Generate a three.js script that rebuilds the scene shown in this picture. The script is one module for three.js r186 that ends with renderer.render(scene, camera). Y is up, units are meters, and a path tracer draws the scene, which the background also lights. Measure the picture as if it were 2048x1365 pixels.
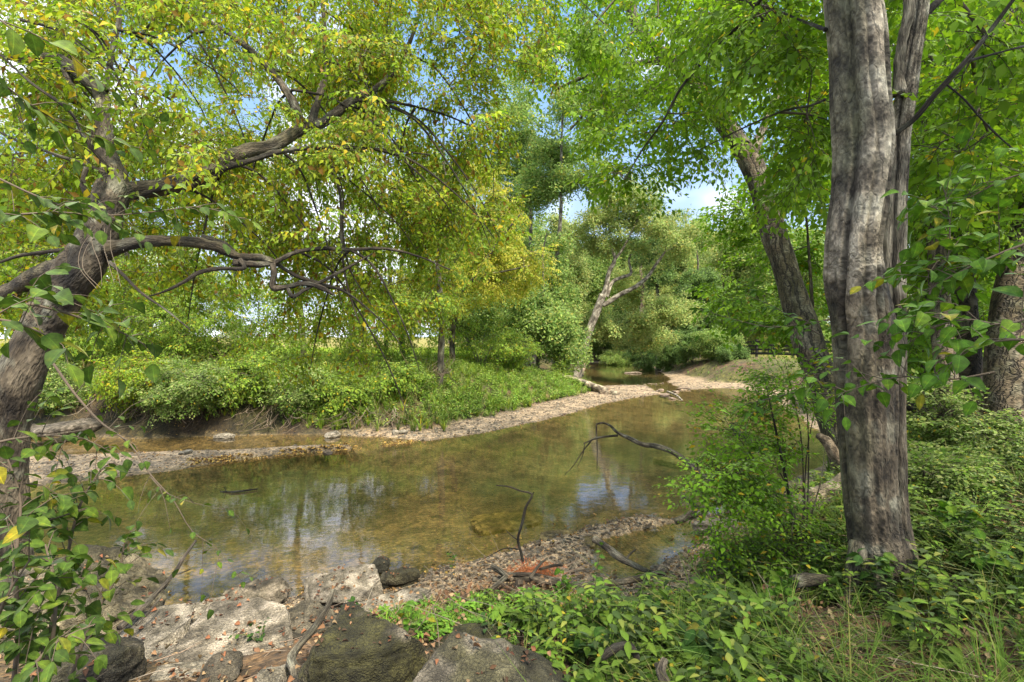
import * as THREE from 'three';
import { mergeGeometries } from 'three/addons/utils/BufferGeometryUtils.js';

// ---------- camera, sky, sun, exposure ----------
const EYE = 2.6, FPX = 1012, CX = 1024, CY = 683;      // eye height over the water, focal length and centre of the 2048 x 1365 photograph
const scene = new THREE.Scene();
const camera = new THREE.PerspectiveCamera(68, 1024 / 682, 0.05, 900);
camera.position.set(0, EYE, 0);
camera.lookAt(0, EYE, -10);
const renderer = new THREE.WebGLRenderer({ antialias: true });
renderer.setSize(1024, 682);
renderer.toneMapping = THREE.LinearToneMapping;
renderer.toneMappingExposure = 3.2;
renderer.shadowMap.enabled = true;
renderer.shadowMap.type = THREE.PCFSoftShadowMap;

const SUN = new THREE.Vector3(0.28, 0.74, 0.40).normalize();
const sun = new THREE.DirectionalLight(0xfff0d8, 3.7);
sun.position.copy(SUN).multiplyScalar(80);
sun.castShadow = true;
sun.shadow.radius = 20;
sun.shadow.mapSize.set(4096, 4096);
Object.assign(sun.shadow.camera, { left: -60, right: 60, top: 60, bottom: -60, near: 1, far: 200 });
scene.add(sun, sun.target);

// ---------- numbers ----------
function rng(seed) {
  let a = (seed * 2654435761) >>> 0;
  return () => { a = (a + 0x6d2b79f5) | 0; let t = Math.imul(a ^ (a >>> 15), 1 | a); t = (t + Math.imul(t ^ (t >>> 7), 61 | t)) ^ t; return ((t ^ (t >>> 14)) >>> 0) / 4294967296; };
}
const V = (x, y, z) => new THREE.Vector3(x, y, z);
const { clamp, lerp, smoothstep } = THREE.MathUtils;
const hash3 = (x, y, z) => { let h = (Math.imul(x, 374761393) + Math.imul(y, 668265263) + Math.imul(z, 2147483647 ^ 0x5bd1e995)) | 0; h = Math.imul(h ^ (h >>> 13), 1274126177); h ^= h >>> 16; return (h >>> 0) / 4294967296; };
const sm = (t) => t * t * t * (t * (t * 6 - 15) + 10);
function noise3(x, y, z) {                                // value noise, -1..1
  const ix = Math.floor(x), iy = Math.floor(y), iz = Math.floor(z), u = sm(x - ix), v = sm(y - iy), w = sm(z - iz);
  const c = (a, b, d) => hash3(ix + a, iy + b, iz + d);
  return 2 * lerp(lerp(lerp(c(0, 0, 0), c(1, 0, 0), u), lerp(c(0, 1, 0), c(1, 1, 0), u), v), lerp(lerp(c(0, 0, 1), c(1, 0, 1), u), lerp(c(0, 1, 1), c(1, 1, 1), u), v), w) - 1;
}
function fbm(x, y, z, oct = 4) { let s = 0, a = 0.5, f = 1; for (let i = 0; i < oct; i++) { s += a * noise3(x * f, y * f, z * f); a *= 0.5; f *= 2.03; } return s; }
const ridge = (x, y, z, oct = 4) => { let s = 0, a = 0.5, f = 1; for (let i = 0; i < oct; i++) { s += a * (1 - Math.abs(noise3(x * f, y * f, z * f))); a *= 0.5; f *= 2.1; } return s; };
// periodic noise for textures that tile
function pnoise(x, y, px, py, s) {
  const ix = Math.floor(x), iy = Math.floor(y), u = sm(x - ix), v = sm(y - iy), m = (a, b) => ((a % b) + b) % b;
  const c = (a, b) => hash3(m(ix + a, px), m(iy + b, py), s);
  return 2 * lerp(lerp(c(0, 0), c(1, 0), u), lerp(c(0, 1), c(1, 1), u), v) - 1;
}
function pfbm(u, v, fx, fy, s, oct = 5) { let t = 0, a = 0.5; for (let i = 0; i < oct; i++) { t += a * pnoise(u * fx, v * fy, fx, fy, s + i * 17); a *= 0.55; fx *= 2; fy *= 2; } return t; }
function worley(u, v, fx, fy, s) {                        // periodic: [nearest, second nearest, id]
  const x = u * fx, y = v * fy, ix = Math.floor(x), iy = Math.floor(y), m = (a, b) => ((a % b) + b) % b;
  let d1 = 9, d2 = 9, id = 0;
  for (let j = -1; j <= 1; j++) for (let i = -1; i <= 1; i++) {
    const a = m(ix + i, fx), b = m(iy + j, fy), px = ix + i + hash3(a, b, s), py = iy + j + hash3(a, b, s + 7), d = Math.hypot(px - x, py - y);
    if (d < d1) { d2 = d1; d1 = d; id = hash3(a, b, s + 13); } else if (d < d2) d2 = d;
  }
  return [d1, d2, id];
}
function texture(n, f, srgb, rx = 1, ry = 1) {            // f(u, v) -> grey 0..1 or [r, g, b]
  const data = new Uint8Array(n * n * 4);
  for (let y = 0, o = 0; y < n; y++) for (let x = 0; x < n; x++, o += 4) {
    const c = f((x + 0.5) / n, (y + 0.5) / n);
    for (let k = 0; k < 3; k++) data[o + k] = 255 * clamp(Array.isArray(c) ? c[k] : c, 0, 1);
    data[o + 3] = 255;
  }
  const t = new THREE.DataTexture(data, n, n);
  t.wrapS = t.wrapT = THREE.RepeatWrapping; t.magFilter = THREE.LinearFilter; t.minFilter = THREE.LinearMipmapLinearFilter; t.generateMipmaps = true;
  if (srgb) t.colorSpace = THREE.SRGBColorSpace;
  t.repeat.set(rx, ry); t.needsUpdate = true;
  return t;
}

// ---------- sky: broken bright cloud over blue, more added overhead as fill light ----------
{
  const W = 1024, H = 512, data = new Float32Array(W * H * 4);
  for (let r = 0; r < H; r++) {
    const up = ((r + 0.5) / H - 0.5) * Math.PI, y = Math.sin(up);
    for (let c = 0; c < W; c++) {
      const a = ((c + 0.5) / W - 0.5) * 2 * Math.PI, x = Math.cos(a) * Math.cos(up), z = Math.sin(a) * Math.cos(up);
      const yy = Math.max(y, 0), k = 1 / (yy + 0.22), hz = Math.pow(1 - yy, 3.2);
      let rr = lerp(0.13, 0.66, hz), gg = lerp(0.30, 0.74, hz), bb = lerp(0.62, 0.88, hz);
      const n = fbm(x * k * 1.5 + 3.1, y * 1.2, z * k * 1.5 + 7.7, 5) + 0.25 * fbm(x * k * 5, 2.2, z * k * 5, 3);
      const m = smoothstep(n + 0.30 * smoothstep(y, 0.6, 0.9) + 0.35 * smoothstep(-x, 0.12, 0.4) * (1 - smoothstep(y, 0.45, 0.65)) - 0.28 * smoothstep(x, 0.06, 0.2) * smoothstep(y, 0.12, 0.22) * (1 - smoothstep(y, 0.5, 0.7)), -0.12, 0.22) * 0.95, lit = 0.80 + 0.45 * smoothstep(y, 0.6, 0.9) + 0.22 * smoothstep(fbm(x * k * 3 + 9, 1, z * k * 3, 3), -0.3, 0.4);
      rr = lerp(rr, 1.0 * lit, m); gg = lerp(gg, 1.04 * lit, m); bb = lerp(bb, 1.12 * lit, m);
      const cos = Math.max(0, x * SUN.x + y * SUN.y + z * SUN.z), glow = 0.9 * Math.pow(cos, 9);
      const o = (r * W + c) * 4;
      data[o] = 0.61 * rr + glow; data[o + 1] = 0.61 * gg + glow * 0.97; data[o + 2] = 0.61 * bb + glow * 0.9; data[o + 3] = 1;
    }
  }
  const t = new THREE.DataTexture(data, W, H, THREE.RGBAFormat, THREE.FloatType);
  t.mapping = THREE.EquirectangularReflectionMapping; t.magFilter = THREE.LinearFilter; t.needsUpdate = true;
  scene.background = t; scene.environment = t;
}

// ---------- objects: names, labels ----------
const taken = new Map();
function numbered(name) { const n = taken.get(name) ?? 0; taken.set(name, n + 1); return n ? `${name}_${String(n).padStart(3, '0')}` : name; }
function shade(m) { m.castShadow = m.receiveShadow = true; return m; }
function mesh(name, geometry, material, parent, kind) {
  const m = shade(new THREE.Mesh(geometry, material)); m.name = parent === scene || !parent ? numbered(name) : name;
  if (kind) m.userData.kind = kind;
  (parent ?? scene).add(m); return m;
}
function tag(o, label, category, group, kind) { if (label) o.userData.label = label; if (category) o.userData.category = category; if (group) o.userData.group = group; if (kind) o.userData.kind = kind; return o; }
function thing(name, label, category, at, group) { const g = new THREE.Group(); g.name = numbered(name); g.position.copy(at); scene.add(g); return tag(g, label, category, group); }
const structure = (name, geometry, material) => mesh(name, geometry, material, scene, 'structure');
// a pixel of the photograph at a depth in metres, as a place in the world
const P = (px, py, d) => V((px - CX) / FPX * d, EYE - (py - CY) / FPX * d, -d);

// ---------- geometry builder ----------
class GB {
  constructor() { this.p = []; this.c = []; this.u = []; this.i = []; }
  v(p, c, u = 0, w = 0) { this.p.push(p.x, p.y, p.z); this.c.push(c[0], c[1], c[2]); this.u.push(u, w); return this.p.length / 3 - 1; }
  t(a, b, c) { this.i.push(a, b, c); }
  build() {
    const g = new THREE.BufferGeometry();
    g.setAttribute('position', new THREE.Float32BufferAttribute(this.p, 3));
    g.setAttribute('color', new THREE.Float32BufferAttribute(this.c, 3));
    g.setAttribute('uv', new THREE.Float32BufferAttribute(this.u, 2));
    g.setIndex(this.i); g.computeVertexNormals();
    return g;
  }
}
const TS = [0, 0.09, 0.24, 0.42, 0.62, 0.82, 0.93, 1], WS = [0, 0.46, 0.84, 1, 0.87, 0.5, 0.2, 0], NT = TS.length - 1;
function addLeaf(b, base, dir, nor, L, W, col, detail = 1, fold = 0.25, droop = 0.15) {
  const side = V().crossVectors(dir, nor).normalize(), up = V().crossVectors(side, dir).normalize();
  const at = (t, s, w) => base.clone().addScaledVector(dir, L * t).addScaledVector(up, -droop * L * t * t + fold * Math.abs(s) * w * W / 2).addScaledVector(side, s * w * W / 2);
  if (detail === 1) {
    const a = b.v(at(0, 0, 0), col), m = b.v(at(0.5, 0, 0), col), e = b.v(at(1, 0, 0), col), l = b.v(at(0.42, -1, 1), col), r = b.v(at(0.42, 1, 1), col);
    b.t(a, l, m); b.t(m, l, e); b.t(a, m, r); b.t(m, e, r); return;
  }
  const mid = [], lf = [], rt = [], cm = col.map((x) => x * 1.25);
  for (let k = 0; k <= NT; k++) {
    mid.push(b.v(at(TS[k], 0, 0), cm, 0.5, TS[k]));
    if (k > 0 && k < NT) { const z = 1 + 0.05 * (k % 2 ? 1 : -1); lf.push(b.v(at(TS[k], -1, WS[k] * z), col, 0.5 - WS[k] / 2, TS[k])); rt.push(b.v(at(TS[k], 1, WS[k] * z), col, 0.5 + WS[k] / 2, TS[k])); }
  }
  b.t(mid[0], lf[0], mid[1]); b.t(mid[0], mid[1], rt[0]);
  for (let k = 0; k < NT - 2; k++) { b.t(mid[k + 1], lf[k], lf[k + 1]); b.t(mid[k + 1], lf[k + 1], mid[k + 2]); b.t(mid[k + 1], rt[k + 1], rt[k]); b.t(mid[k + 1], mid[k + 2], rt[k + 1]); }
  b.t(mid[NT - 1], lf[NT - 2], mid[NT]); b.t(mid[NT - 1], mid[NT], rt[NT - 2]);
}
function addStick(b, a, c, ra, rc, col, sides = 4) {
  const d = c.clone().sub(a); if (d.lengthSq() < 1e-9) return; d.normalize();
  const s = V().crossVectors(d, Math.abs(d.y) < 0.9 ? V(0, 1, 0) : V(1, 0, 0)).normalize(), t = V().crossVectors(d, s), n = b.p.length / 3;
  for (const [q, r] of [[a, ra], [c, rc]]) for (let k = 0; k < sides; k++) { const f = k / sides * 2 * Math.PI; b.v(q.clone().addScaledVector(s, r * Math.cos(f)).addScaledVector(t, r * Math.sin(f)), col, k / sides, q === a ? 0 : d.length()); }
  for (let k = 0; k < sides; k++) { const e = (k + 1) % sides; b.t(n + k, n + e, n + sides + k); b.t(n + e, n + sides + e, n + sides + k); }
}
// a limb along points [Vector3, radius], with relief and colour of its own
function tube(pts, { rad = 10, step = 0.12, uv = 1, disp, color = () => [1, 1, 1], cap = true } = {}) {
  const curve = new THREE.CatmullRomCurve3(pts.map((q) => q[0]), false, 'centripetal'), len = curve.getLength(), n = Math.max(3, Math.ceil(len / step)), b = new GB();
  let side = null, prev = null; const rmid = pts[Math.floor(pts.length / 2)][1], wrap = Math.max(1, Math.round(2 * Math.PI * rmid / uv));
  for (let i = 0; i <= n; i++) {
    const t = i / n, p = curve.getPoint(t), d = curve.getTangent(t), f = t * (pts.length - 1), k = Math.min(Math.floor(f), pts.length - 2), r = lerp(pts[k][1], pts[k + 1][1], sm(f - k) * 0.5 + (f - k) * 0.5);
    if (!side) side = V().crossVectors(d, Math.abs(d.z) < 0.9 ? V(0, 0, 1) : V(1, 0, 0)).normalize(); else side.applyQuaternion(new THREE.Quaternion().setFromUnitVectors(prev, d));
    prev = d.clone();
    const other = V().crossVectors(d, side).normalize();
    for (let j = 0; j <= rad; j++) {
      const a = (j % rad) / rad * 2 * Math.PI, out = side.clone().multiplyScalar(Math.cos(a)).addScaledVector(other, Math.sin(a)), q = p.clone().addScaledVector(out, r);
      let R = r; if (disp) R += disp(a, t * len, q, r, t);
      b.v(p.clone().addScaledVector(out, R), color(q, out, (R - r) / r, t, a), j / rad * wrap, t * len / uv);
    }
  }
  const w = rad + 1;
  for (let i = 0; i < n; i++) for (let j = 0; j < rad; j++) { const a = i * w + j; b.t(a, a + 1, a + w); b.t(a + 1, a + w + 1, a + w); }
  if (cap) for (const [i, flip] of [[0, 1], [n, 0]]) { const p = curve.getPoint(i / n), c = b.v(p, b.c.slice(i * w * 3, i * w * 3 + 3).map((x) => x * 0.9), 0.5, 0); for (let j = 0; j < rad; j++) flip ? b.t(c, i * w + j + 1, i * w + j) : b.t(c, i * w + j, i * w + j + 1); }
  const g = b.build(), nn = g.attributes.normal;
  for (let i = 0; i <= n; i++) { const a = i * w, z = a + rad, x = nn.getX(a) + nn.getX(z), y = nn.getY(a) + nn.getY(z), q = nn.getZ(a) + nn.getZ(z), l = Math.hypot(x, y, q) || 1; nn.setXYZ(a, x / l, y / l, q / l); nn.setXYZ(z, x / l, y / l, q / l); }
  g.userData.length = len; g.userData.curve = curve;
  return g;
}
// ---------- materials ----------
const barkPlate = (u, v) => { const w = pfbm(u, v, 3, 5, 3, 4) * 0.16, r = Math.abs(pfbm(u + w * 0.5, v + w, 17, 4, 5, 2)), r2 = Math.abs(pfbm(u + w, v + w * 0.4, 9, 11, 15, 3)), e = smoothstep(r, 0.0, 0.16) * (0.55 + 0.45 * smoothstep(r2, 0.0, 0.1)); return [e, 0.5 + pfbm(u, v, 20, 9, 25, 2), pfbm(u, v, 24, 40, 9, 4)]; };
const barkSmooth = (u, v) => { const a = pfbm(u, v, 8, 4, 21, 6), f = 1 - Math.abs(pfbm(u, v, 14, 3, 31, 4)) * 1.6, s = pfbm(u, v, 60, 24, 41, 3); return [a, f, s]; };
const M = {};
{
  const plateMap = texture(512, (u, v) => { const [e, id, n] = barkPlate(u, v), k = 0.32 + 0.42 * e + 0.16 * n + 0.1 * id; return [k, k * 0.97, k * 0.93]; }, true);
  const plateBump = texture(512, (u, v) => { const [e, , n] = barkPlate(u, v); return 0.15 + 0.65 * e + 0.22 * n; });
  const smoothMap = texture(512, (u, v) => { const [a, f, s] = barkSmooth(u, v), k = 0.66 + 0.46 * a + 0.26 * s - 0.13 * smoothstep(f, 0.90, 1); return [k, k * (0.985 + 0.04 * a), k * (0.95 + 0.07 * a)]; }, true);
  const smoothBump = texture(512, (u, v) => { const [a, f, s] = barkSmooth(u, v); return 0.55 + 0.3 * a + 0.25 * s - 0.13 * smoothstep(f, 0.88, 1); });
  const bark = (map, bumpMap, bumpScale) => new THREE.MeshStandardMaterial({ vertexColors: true, map, bumpMap, bumpScale, roughness: 0.92 });
  M.plate = bark(plateMap, plateBump, 0.03); M.bark = bark(smoothMap, smoothBump, 0.03);
  M.twig = new THREE.MeshStandardMaterial({ vertexColors: true, roughness: 0.9 });
  const stone = (u, v) => { const a = pfbm(u, v, 6, 6, 51, 6), w = worley(u + a * 0.03, v, 22, 26, 55), p = pfbm(u, v, 48, 48, 61, 3); return [a, smoothstep(w[1] - w[0], 0, 0.14), p]; };
  const stoneMap = texture(512, (u, v) => { const [a, e, p] = stone(u, v), k = 0.70 + 0.36 * a + 0.16 * p - 0.1 * (1 - e); return [k, k * 0.985, k * (0.95 + a * 0.05)]; }, true);
  const stoneBump = texture(512, (u, v) => { const [a, e, p] = stone(u, v); return 0.45 + 0.3 * a + 0.12 * e + 0.26 * p; });
  M.rock = new THREE.MeshStandardMaterial({ vertexColors: true, map: stoneMap, bumpMap: stoneBump, bumpScale: 0.045, roughness: 0.95 });
  const soil = (u, v) => { const a = pfbm(u, v, 8, 8, 71, 6), w = worley(u, v, 34, 34, 75), x = worley(u + a * 0.05, v, 60, 60, 79); return [a, w, x]; };
  const soilMap = texture(1024, (u, v) => { const [a, w, x] = soil(u, v), k = 0.62 + 0.3 * a + 0.34 * (w[2] - 0.5) * smoothstep(w[1] - w[0], 0, 0.2) + 0.2 * (x[2] - 0.5); return [k, k * (0.97 - 0.05 * w[2]), k * (0.93 - 0.12 * w[2])]; }, true);
  const soilBump = texture(1024, (u, v) => { const [a, w, x] = soil(u, v); return 0.4 + 0.2 * a + 0.35 * Math.min(1, (w[1] - w[0]) * 2.2) + 0.12 * (1 - x[0]); });
  M.soil = new THREE.MeshStandardMaterial({ vertexColors: true, map: soilMap, bumpMap: soilBump, bumpScale: 0.022, roughness: 0.96 });
  const ripple = texture(1024, (u, v) => 0.5 + 0.42 * pfbm(u, v, 7, 12, 91, 5));
  M.water = new THREE.MeshPhysicalMaterial({ color: new THREE.Color().setRGB(0.87, 0.83, 0.66), roughness: 0.04, transmission: 1, thickness: 0, ior: 1.62, bumpMap: ripple, bumpScale: 0.0018 });
  const vein = texture(256, (u, v) => {
    const x = Math.abs(u - 0.5), mid = 1 - smoothstep(x, 0.0, 0.03), ph = (v - x * 0.62) * 9, side = 1 - smoothstep(Math.abs(ph - Math.round(ph)), 0, 0.13), n = pfbm(u, v, 5, 5, 101, 4), k = 0.80 + 0.16 * n + 0.2 * mid + 0.09 * side, y = smoothstep(pfbm(u, v, 3, 3, 107, 3), 0.18, 0.5);
    return [k * (0.86 + 0.14 * y), k * (0.93 + 0.05 * y), k * 0.8];
  }, true);
  const leaf = (transmission, roughness, extra) => new THREE.MeshPhysicalMaterial({ vertexColors: true, roughness, transmission, thickness: 0, side: THREE.DoubleSide, specularIntensity: 0.3, ...extra });
  M.leaf = leaf(0.6, 0.88); M.big = leaf(0.5, 0.78, { map: vein }); M.grass = leaf(0.35, 0.85); M.dead = leaf(0.2, 0.92);
  M.plank = new THREE.MeshStandardMaterial({ color: new THREE.Color().setRGB(0.035, 0.033, 0.03), map: smoothMap, roughness: 0.8 });
  M.metal = new THREE.MeshStandardMaterial({ color: new THREE.Color().setRGB(0.5, 0.5, 0.5), roughness: 0.5 });
}

// ---------- colours of leaves (linear) ----------
const PAL = {
  elm: [[0.25, 0.34, 0.014, 6], [0.19, 0.31, 0.012, 5], [0.12, 0.23, 0.012, 2], [0.45, 0.39, 0.016, 1.0], [0.20, 0.12, 0.015, 0.6]],
  yellow: [[0.44, 0.41, 0.05, 6], [0.36, 0.38, 0.04, 5], [0.24, 0.34, 0.02, 3], [0.42, 0.30, 0.02, 0.3]],
  bank: [[0.22, 0.31, 0.025, 5], [0.16, 0.27, 0.022, 5], [0.11, 0.20, 0.022, 2], [0.40, 0.35, 0.02, 1]],
  green: [[0.14, 0.265, 0.010, 6], [0.18, 0.31, 0.012, 4], [0.095, 0.19, 0.010, 3], [0.26, 0.33, 0.015, 1.2], [0.42, 0.32, 0.015, 0.12]],
  maple: [[0.16, 0.31, 0.012, 6], [0.20, 0.34, 0.014, 3], [0.11, 0.22, 0.012, 3], [0.42, 0.32, 0.015, 0.15]],
  far: [[0.22, 0.32, 0.07, 5], [0.17, 0.28, 0.06, 5], [0.12, 0.21, 0.05, 3], [0.32, 0.34, 0.08, 1.5]],  // lightened to stand in for haze over distant foliage
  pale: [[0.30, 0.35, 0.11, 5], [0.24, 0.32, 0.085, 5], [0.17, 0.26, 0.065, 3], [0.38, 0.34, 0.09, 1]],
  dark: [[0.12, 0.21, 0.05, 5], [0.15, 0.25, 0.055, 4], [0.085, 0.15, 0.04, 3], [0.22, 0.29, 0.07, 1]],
  shrub: [[0.21, 0.29, 0.06, 5], [0.13, 0.23, 0.03, 5], [0.29, 0.35, 0.12, 2], [0.09, 0.16, 0.025, 2.5], [0.32, 0.25, 0.02, 0.4]],
  herb: [[0.085, 0.15, 0.014, 6], [0.11, 0.185, 0.018, 5], [0.05, 0.085, 0.018, 5], [0.14, 0.17, 0.03, 1.5], [0.30, 0.24, 0.02, 0.2]],
  grass: [[0.12, 0.19, 0.025, 5], [0.085, 0.155, 0.018, 5], [0.19, 0.21, 0.05, 2], [0.28, 0.24, 0.11, 0.5]],
  lush: [[0.11, 0.22, 0.02, 5], [0.08, 0.17, 0.018, 4], [0.17, 0.27, 0.03, 4]],
  dead: [[0.17, 0.10, 0.05, 4], [0.11, 0.065, 0.035, 5], [0.24, 0.165, 0.09, 3], [0.28, 0.15, 0.04, 0.7], [0.07, 0.045, 0.028, 3]],
  gold: [[0.34, 0.22, 0.06, 4], [0.36, 0.29, 0.10, 2], [0.20, 0.12, 0.05, 4]],
};
function pick(pal, R) { let s = 0; for (const c of pal) s += c[3]; let r = R() * s; for (const c of pal) { r -= c[3]; if (r <= 0) { const k = 0.8 + 0.4 * R(); return [c[0] * k * (0.93 + 0.14 * R()), c[1] * k, c[2] * k]; } } return pal[0].slice(0, 3); }
const rand = (R) => { const z = 2 * R() - 1, a = 2 * Math.PI * R(), s = Math.sqrt(1 - z * z); return V(s * Math.cos(a), z, s * Math.sin(a)); };

// ---------- foliage pieces ----------
// a spray: a twig along +x with side twigs, alternate leaves
function spray({ seed, len = 0.4, forks = 3, L = 0.06, W = 0.035, gap = 0.045, pal, droop = 0.35, detail = 1, tilt = 0.5, wood = [0.05, 0.035, 0.02], rad = 0.003, hang = 0 }) {
  const R = rng(seed), b = new GB();
  const shoot = (o, d, l, r) => {
    const n = Math.max(2, Math.round(l / gap)); let p = o.clone(), dir = d.clone(), flip = 1;
    for (let i = 0; i < n; i++) {
      dir.y -= droop / n * (0.6 + 0.8 * R()); dir.addScaledVector(rand(R), 0.1).normalize();
      const q = p.clone().addScaledVector(dir, l / n);
      addStick(b, p, q, r * (1 - i / n * 0.7), r * (1 - (i + 1) / n * 0.7), wood, 3);
      const side = V().crossVectors(dir, V(0, 1, 0)).normalize().multiplyScalar(flip); flip = -flip;
      const k = i === n - 1 ? 0.25 : 1, ld = dir.clone().multiplyScalar(0.75).addScaledVector(side, 0.85 * k).addScaledVector(rand(R), 0.28); ld.y -= hang * (0.5 + R()); ld.normalize();
      const s = (0.5 + 0.75 * R()) * (0.75 + 0.4 * Math.sin(Math.PI * (i + 0.7) / n));
      addLeaf(b, q, ld, V(0, 1, 0).addScaledVector(rand(R), tilt).normalize(), L * s, W * s, pick(pal, R), detail, 0.15 + 0.3 * R(), 0.05 + 0.3 * R());
      p = q;
    }
  };
  shoot(V(0, 0, 0), V(1, 0.05, 0).normalize(), len, rad);
  for (let f = 0; f < forks; f++) { const t = (f + 0.6) / (forks + 0.6), sgn = f % 2 ? 1 : -1; shoot(V(len * t, -droop * len * t * t * 0.4, 0), V(0.7, 0.02, sgn * (0.6 + 0.3 * R())).normalize(), len * (0.75 - 0.45 * t) * (0.8 + 0.4 * R()), rad * 0.7); }
  return b.build();
}
// a ragged ball of leaves for trees that stand far away
function clump({ seed, n = 70, r = 0.5, L = 0.13, W = 0.08, pal, flat = 0.7 }) {
  const R = rng(seed), b = new GB(), lobes = [...Array(5)].map(() => rand(R).multiplyScalar(r * 0.6));
  for (let i = 0; i < n; i++) {
    const c = lobes[i % 5], p = rand(R).multiplyScalar(r * 0.6 * Math.cbrt(R())).add(c); p.y *= flat;
    const d = rand(R); d.y = d.y * 0.6 - 0.25; d.normalize();
    addLeaf(b, p, d, V(0, 1, 0).addScaledVector(rand(R), 0.7).normalize(), L * (0.6 + 0.7 * R()), W * (0.6 + 0.7 * R()), pick(pal, R), 1, 0.3, 0.2);
  }
  return b.build();
}
const SP = {};
for (let k = 0; k < 3; k++) {
  SP['elm' + k] = spray({ seed: 11 + k, len: 0.42, forks: 4, L: 0.062, W: 0.032, gap: 0.04, pal: PAL.elm, droop: 0.5, hang: 0.5, tilt: 0.7 });
  SP['green' + k] = spray({ seed: 21 + k, len: 0.45, forks: 4, L: 0.078, W: 0.044, gap: 0.05, pal: PAL.green, droop: 0.4, hang: 0.25, tilt: 0.55 });
  SP['maple' + k] = spray({ seed: 31 + k, len: 0.5, forks: 4, L: 0.095, W: 0.062, gap: 0.06, pal: PAL.maple, droop: 0.3, hang: 0.2, tilt: 0.45 });
  SP['bank' + k] = spray({ seed: 41 + k, len: 0.6, forks: 5, L: 0.085, W: 0.05, gap: 0.06, pal: PAL.bank, droop: 0.5, hang: 0.4, tilt: 0.7 });
  SP['yellow' + k] = spray({ seed: 51 + k, len: 0.7, forks: 5, L: 0.10, W: 0.055, gap: 0.06, pal: PAL.yellow, droop: 0.55, hang: 0.5, tilt: 0.7 });
  SP['shrub' + k] = spray({ seed: 61 + k, len: 0.42, forks: 4, L: 0.07, W: 0.04, gap: 0.045, pal: PAL.shrub, droop: 0.35, tilt: 0.5 });
  SP['under' + k] = spray({ seed: 71 + k, len: 0.30, forks: 3, L: 0.042, W: 0.024, gap: 0.03, pal: PAL.maple, droop: 0.2, tilt: 0.4, rad: 0.002 });
  SP['far' + k] = clump({ seed: 81 + k, pal: PAL.far, n: 90, r: 0.7, L: 0.17, W: 0.10 });
  SP['pale' + k] = clump({ seed: 91 + k, pal: PAL.pale, n: 90, r: 0.7, L: 0.16, W: 0.09 });
  SP['dark' + k] = clump({ seed: 101 + k, pal: PAL.dark, n: 100, r: 0.55, L: 0.15, W: 0.10 });
}
// ---------- the land: creek bed, banks, gravel, meadow ----------
// outlines of the water as [x, metres ahead]
const POOLS = [
  [[-30, 8.5], [-14, 7.6], [-9, 6.6], [-6.5, 5.9], [-4.4, 5.2], [-3.2, 4.85], [-2.2, 5.05], [-1.3, 5.35], [-0.75, 5.85], [0.25, 6.6], [1.2, 7.15], [1.75, 7.45], [2.4, 7.3], [3.3, 7.7], [4.3, 8.6], [5.6, 9.7], [7.0, 11.2], [8.6, 14], [10, 18], [11.4, 22], [12.6, 26.3], [12, 28.2], [10.6, 27.6], [8.6, 26.4], [7.4, 24.9], [5.6, 23.2], [4, 21.3], [2.5, 18.8], [0.7, 16.2], [-0.9, 14.2], [-2.2, 13.1], [-3.7, 13.8], [-5.3, 14.1], [-8, 13.9], [-10, 13.5], [-14, 14.3], [-30, 16]],
  [[4.0, 28.6], [6.0, 29.6], [8.3, 29.9], [9.6, 31.5], [10.8, 34.5], [12.8, 44], [14.8, 58], [9, 60], [7.0, 48], [5.4, 38], [4.2, 32]],
  [[8.0, 30.6], [7.6, 27.2], [7.5, 24.5], [8.7, 25.9], [9.3, 28.4], [9.8, 31.5]],
  [[1.05, 6.55], [1.0, 5.75], [1.35, 5.5], [1.7, 5.9], [2.5, 6.7], [2.6, 7.4], [1.95, 7.0], [1.4, 6.7]],
];
function toPool(x, d) {                                    // metres to the water's edge, negative inside
  let best = 1e9, inside = false;
  for (const g of POOLS) {
    let inn = false;
    for (let i = 0, j = g.length - 1; i < g.length; j = i++) {
      const [ax, ad] = g[j], [bx, bd] = g[i], ex = bx - ax, ed = bd - ad, t = clamp(((x - ax) * ex + (d - ad) * ed) / (ex * ex + ed * ed), 0, 1);
      best = Math.min(best, Math.hypot(x - ax - ex * t, d - ad - ed * t));
      if ((bd > d) !== (ad > d) && x < (ax - bx) * (d - bd) / (ad - bd) + bx) inn = !inn;
    }
    if (inn) inside = true;
  }
  return inside ? -best : best;
}
// how the bank rises: place, width of the flat gravel, height of the top, length of the slope, greenness
const BANKS = [
  [-9, 3.5, 0.3, 0.95, 1.8, 0.1], [-3.4, 3.2, 0.5, 0.85, 2.2, 0.15], [-1.2, 4.0, 0.75, 0.8, 2.2, 0.25], [0.9, 4.3, 1.0, 0.85, 1.9, 0.5], [2.6, 5.0, 0.5, 1.02, 2.0, 0.8], [5.5, 6.5, 0.5, 1.15, 2.4, 0.8], [10, 9, 0.4, 1.3, 3, 0.8], [14, 18, 0.3, 1.35, 2.5, 0.9], [15, 27, 1.2, 1.35, 3, 0.9],
  [0, -3, 1, 1.0, 2, 0.5], [-14, 18, 0.05, 1.6, 2.6, 0.7], [-8, 17, 0.05, 1.65, 2.6, 0.7], [-4, 17, 0.25, 1.6, 3.2, 0.8], [-1.5, 17, 1.6, 1.6, 4.6, 1], [1.5, 21, 2.0, 1.55, 5, 1], [3.5, 27, 2.6, 1.5, 4.5, 0.9], [4, 40, 0.4, 1.5, 4, 0.8], [9, 64, 4, 1.4, 6, 0.7], [17, 40, 0.6, 1.35, 3.5, 0.8], [12, 30, 2.4, 1.3, 3, 0.8],
];
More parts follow.
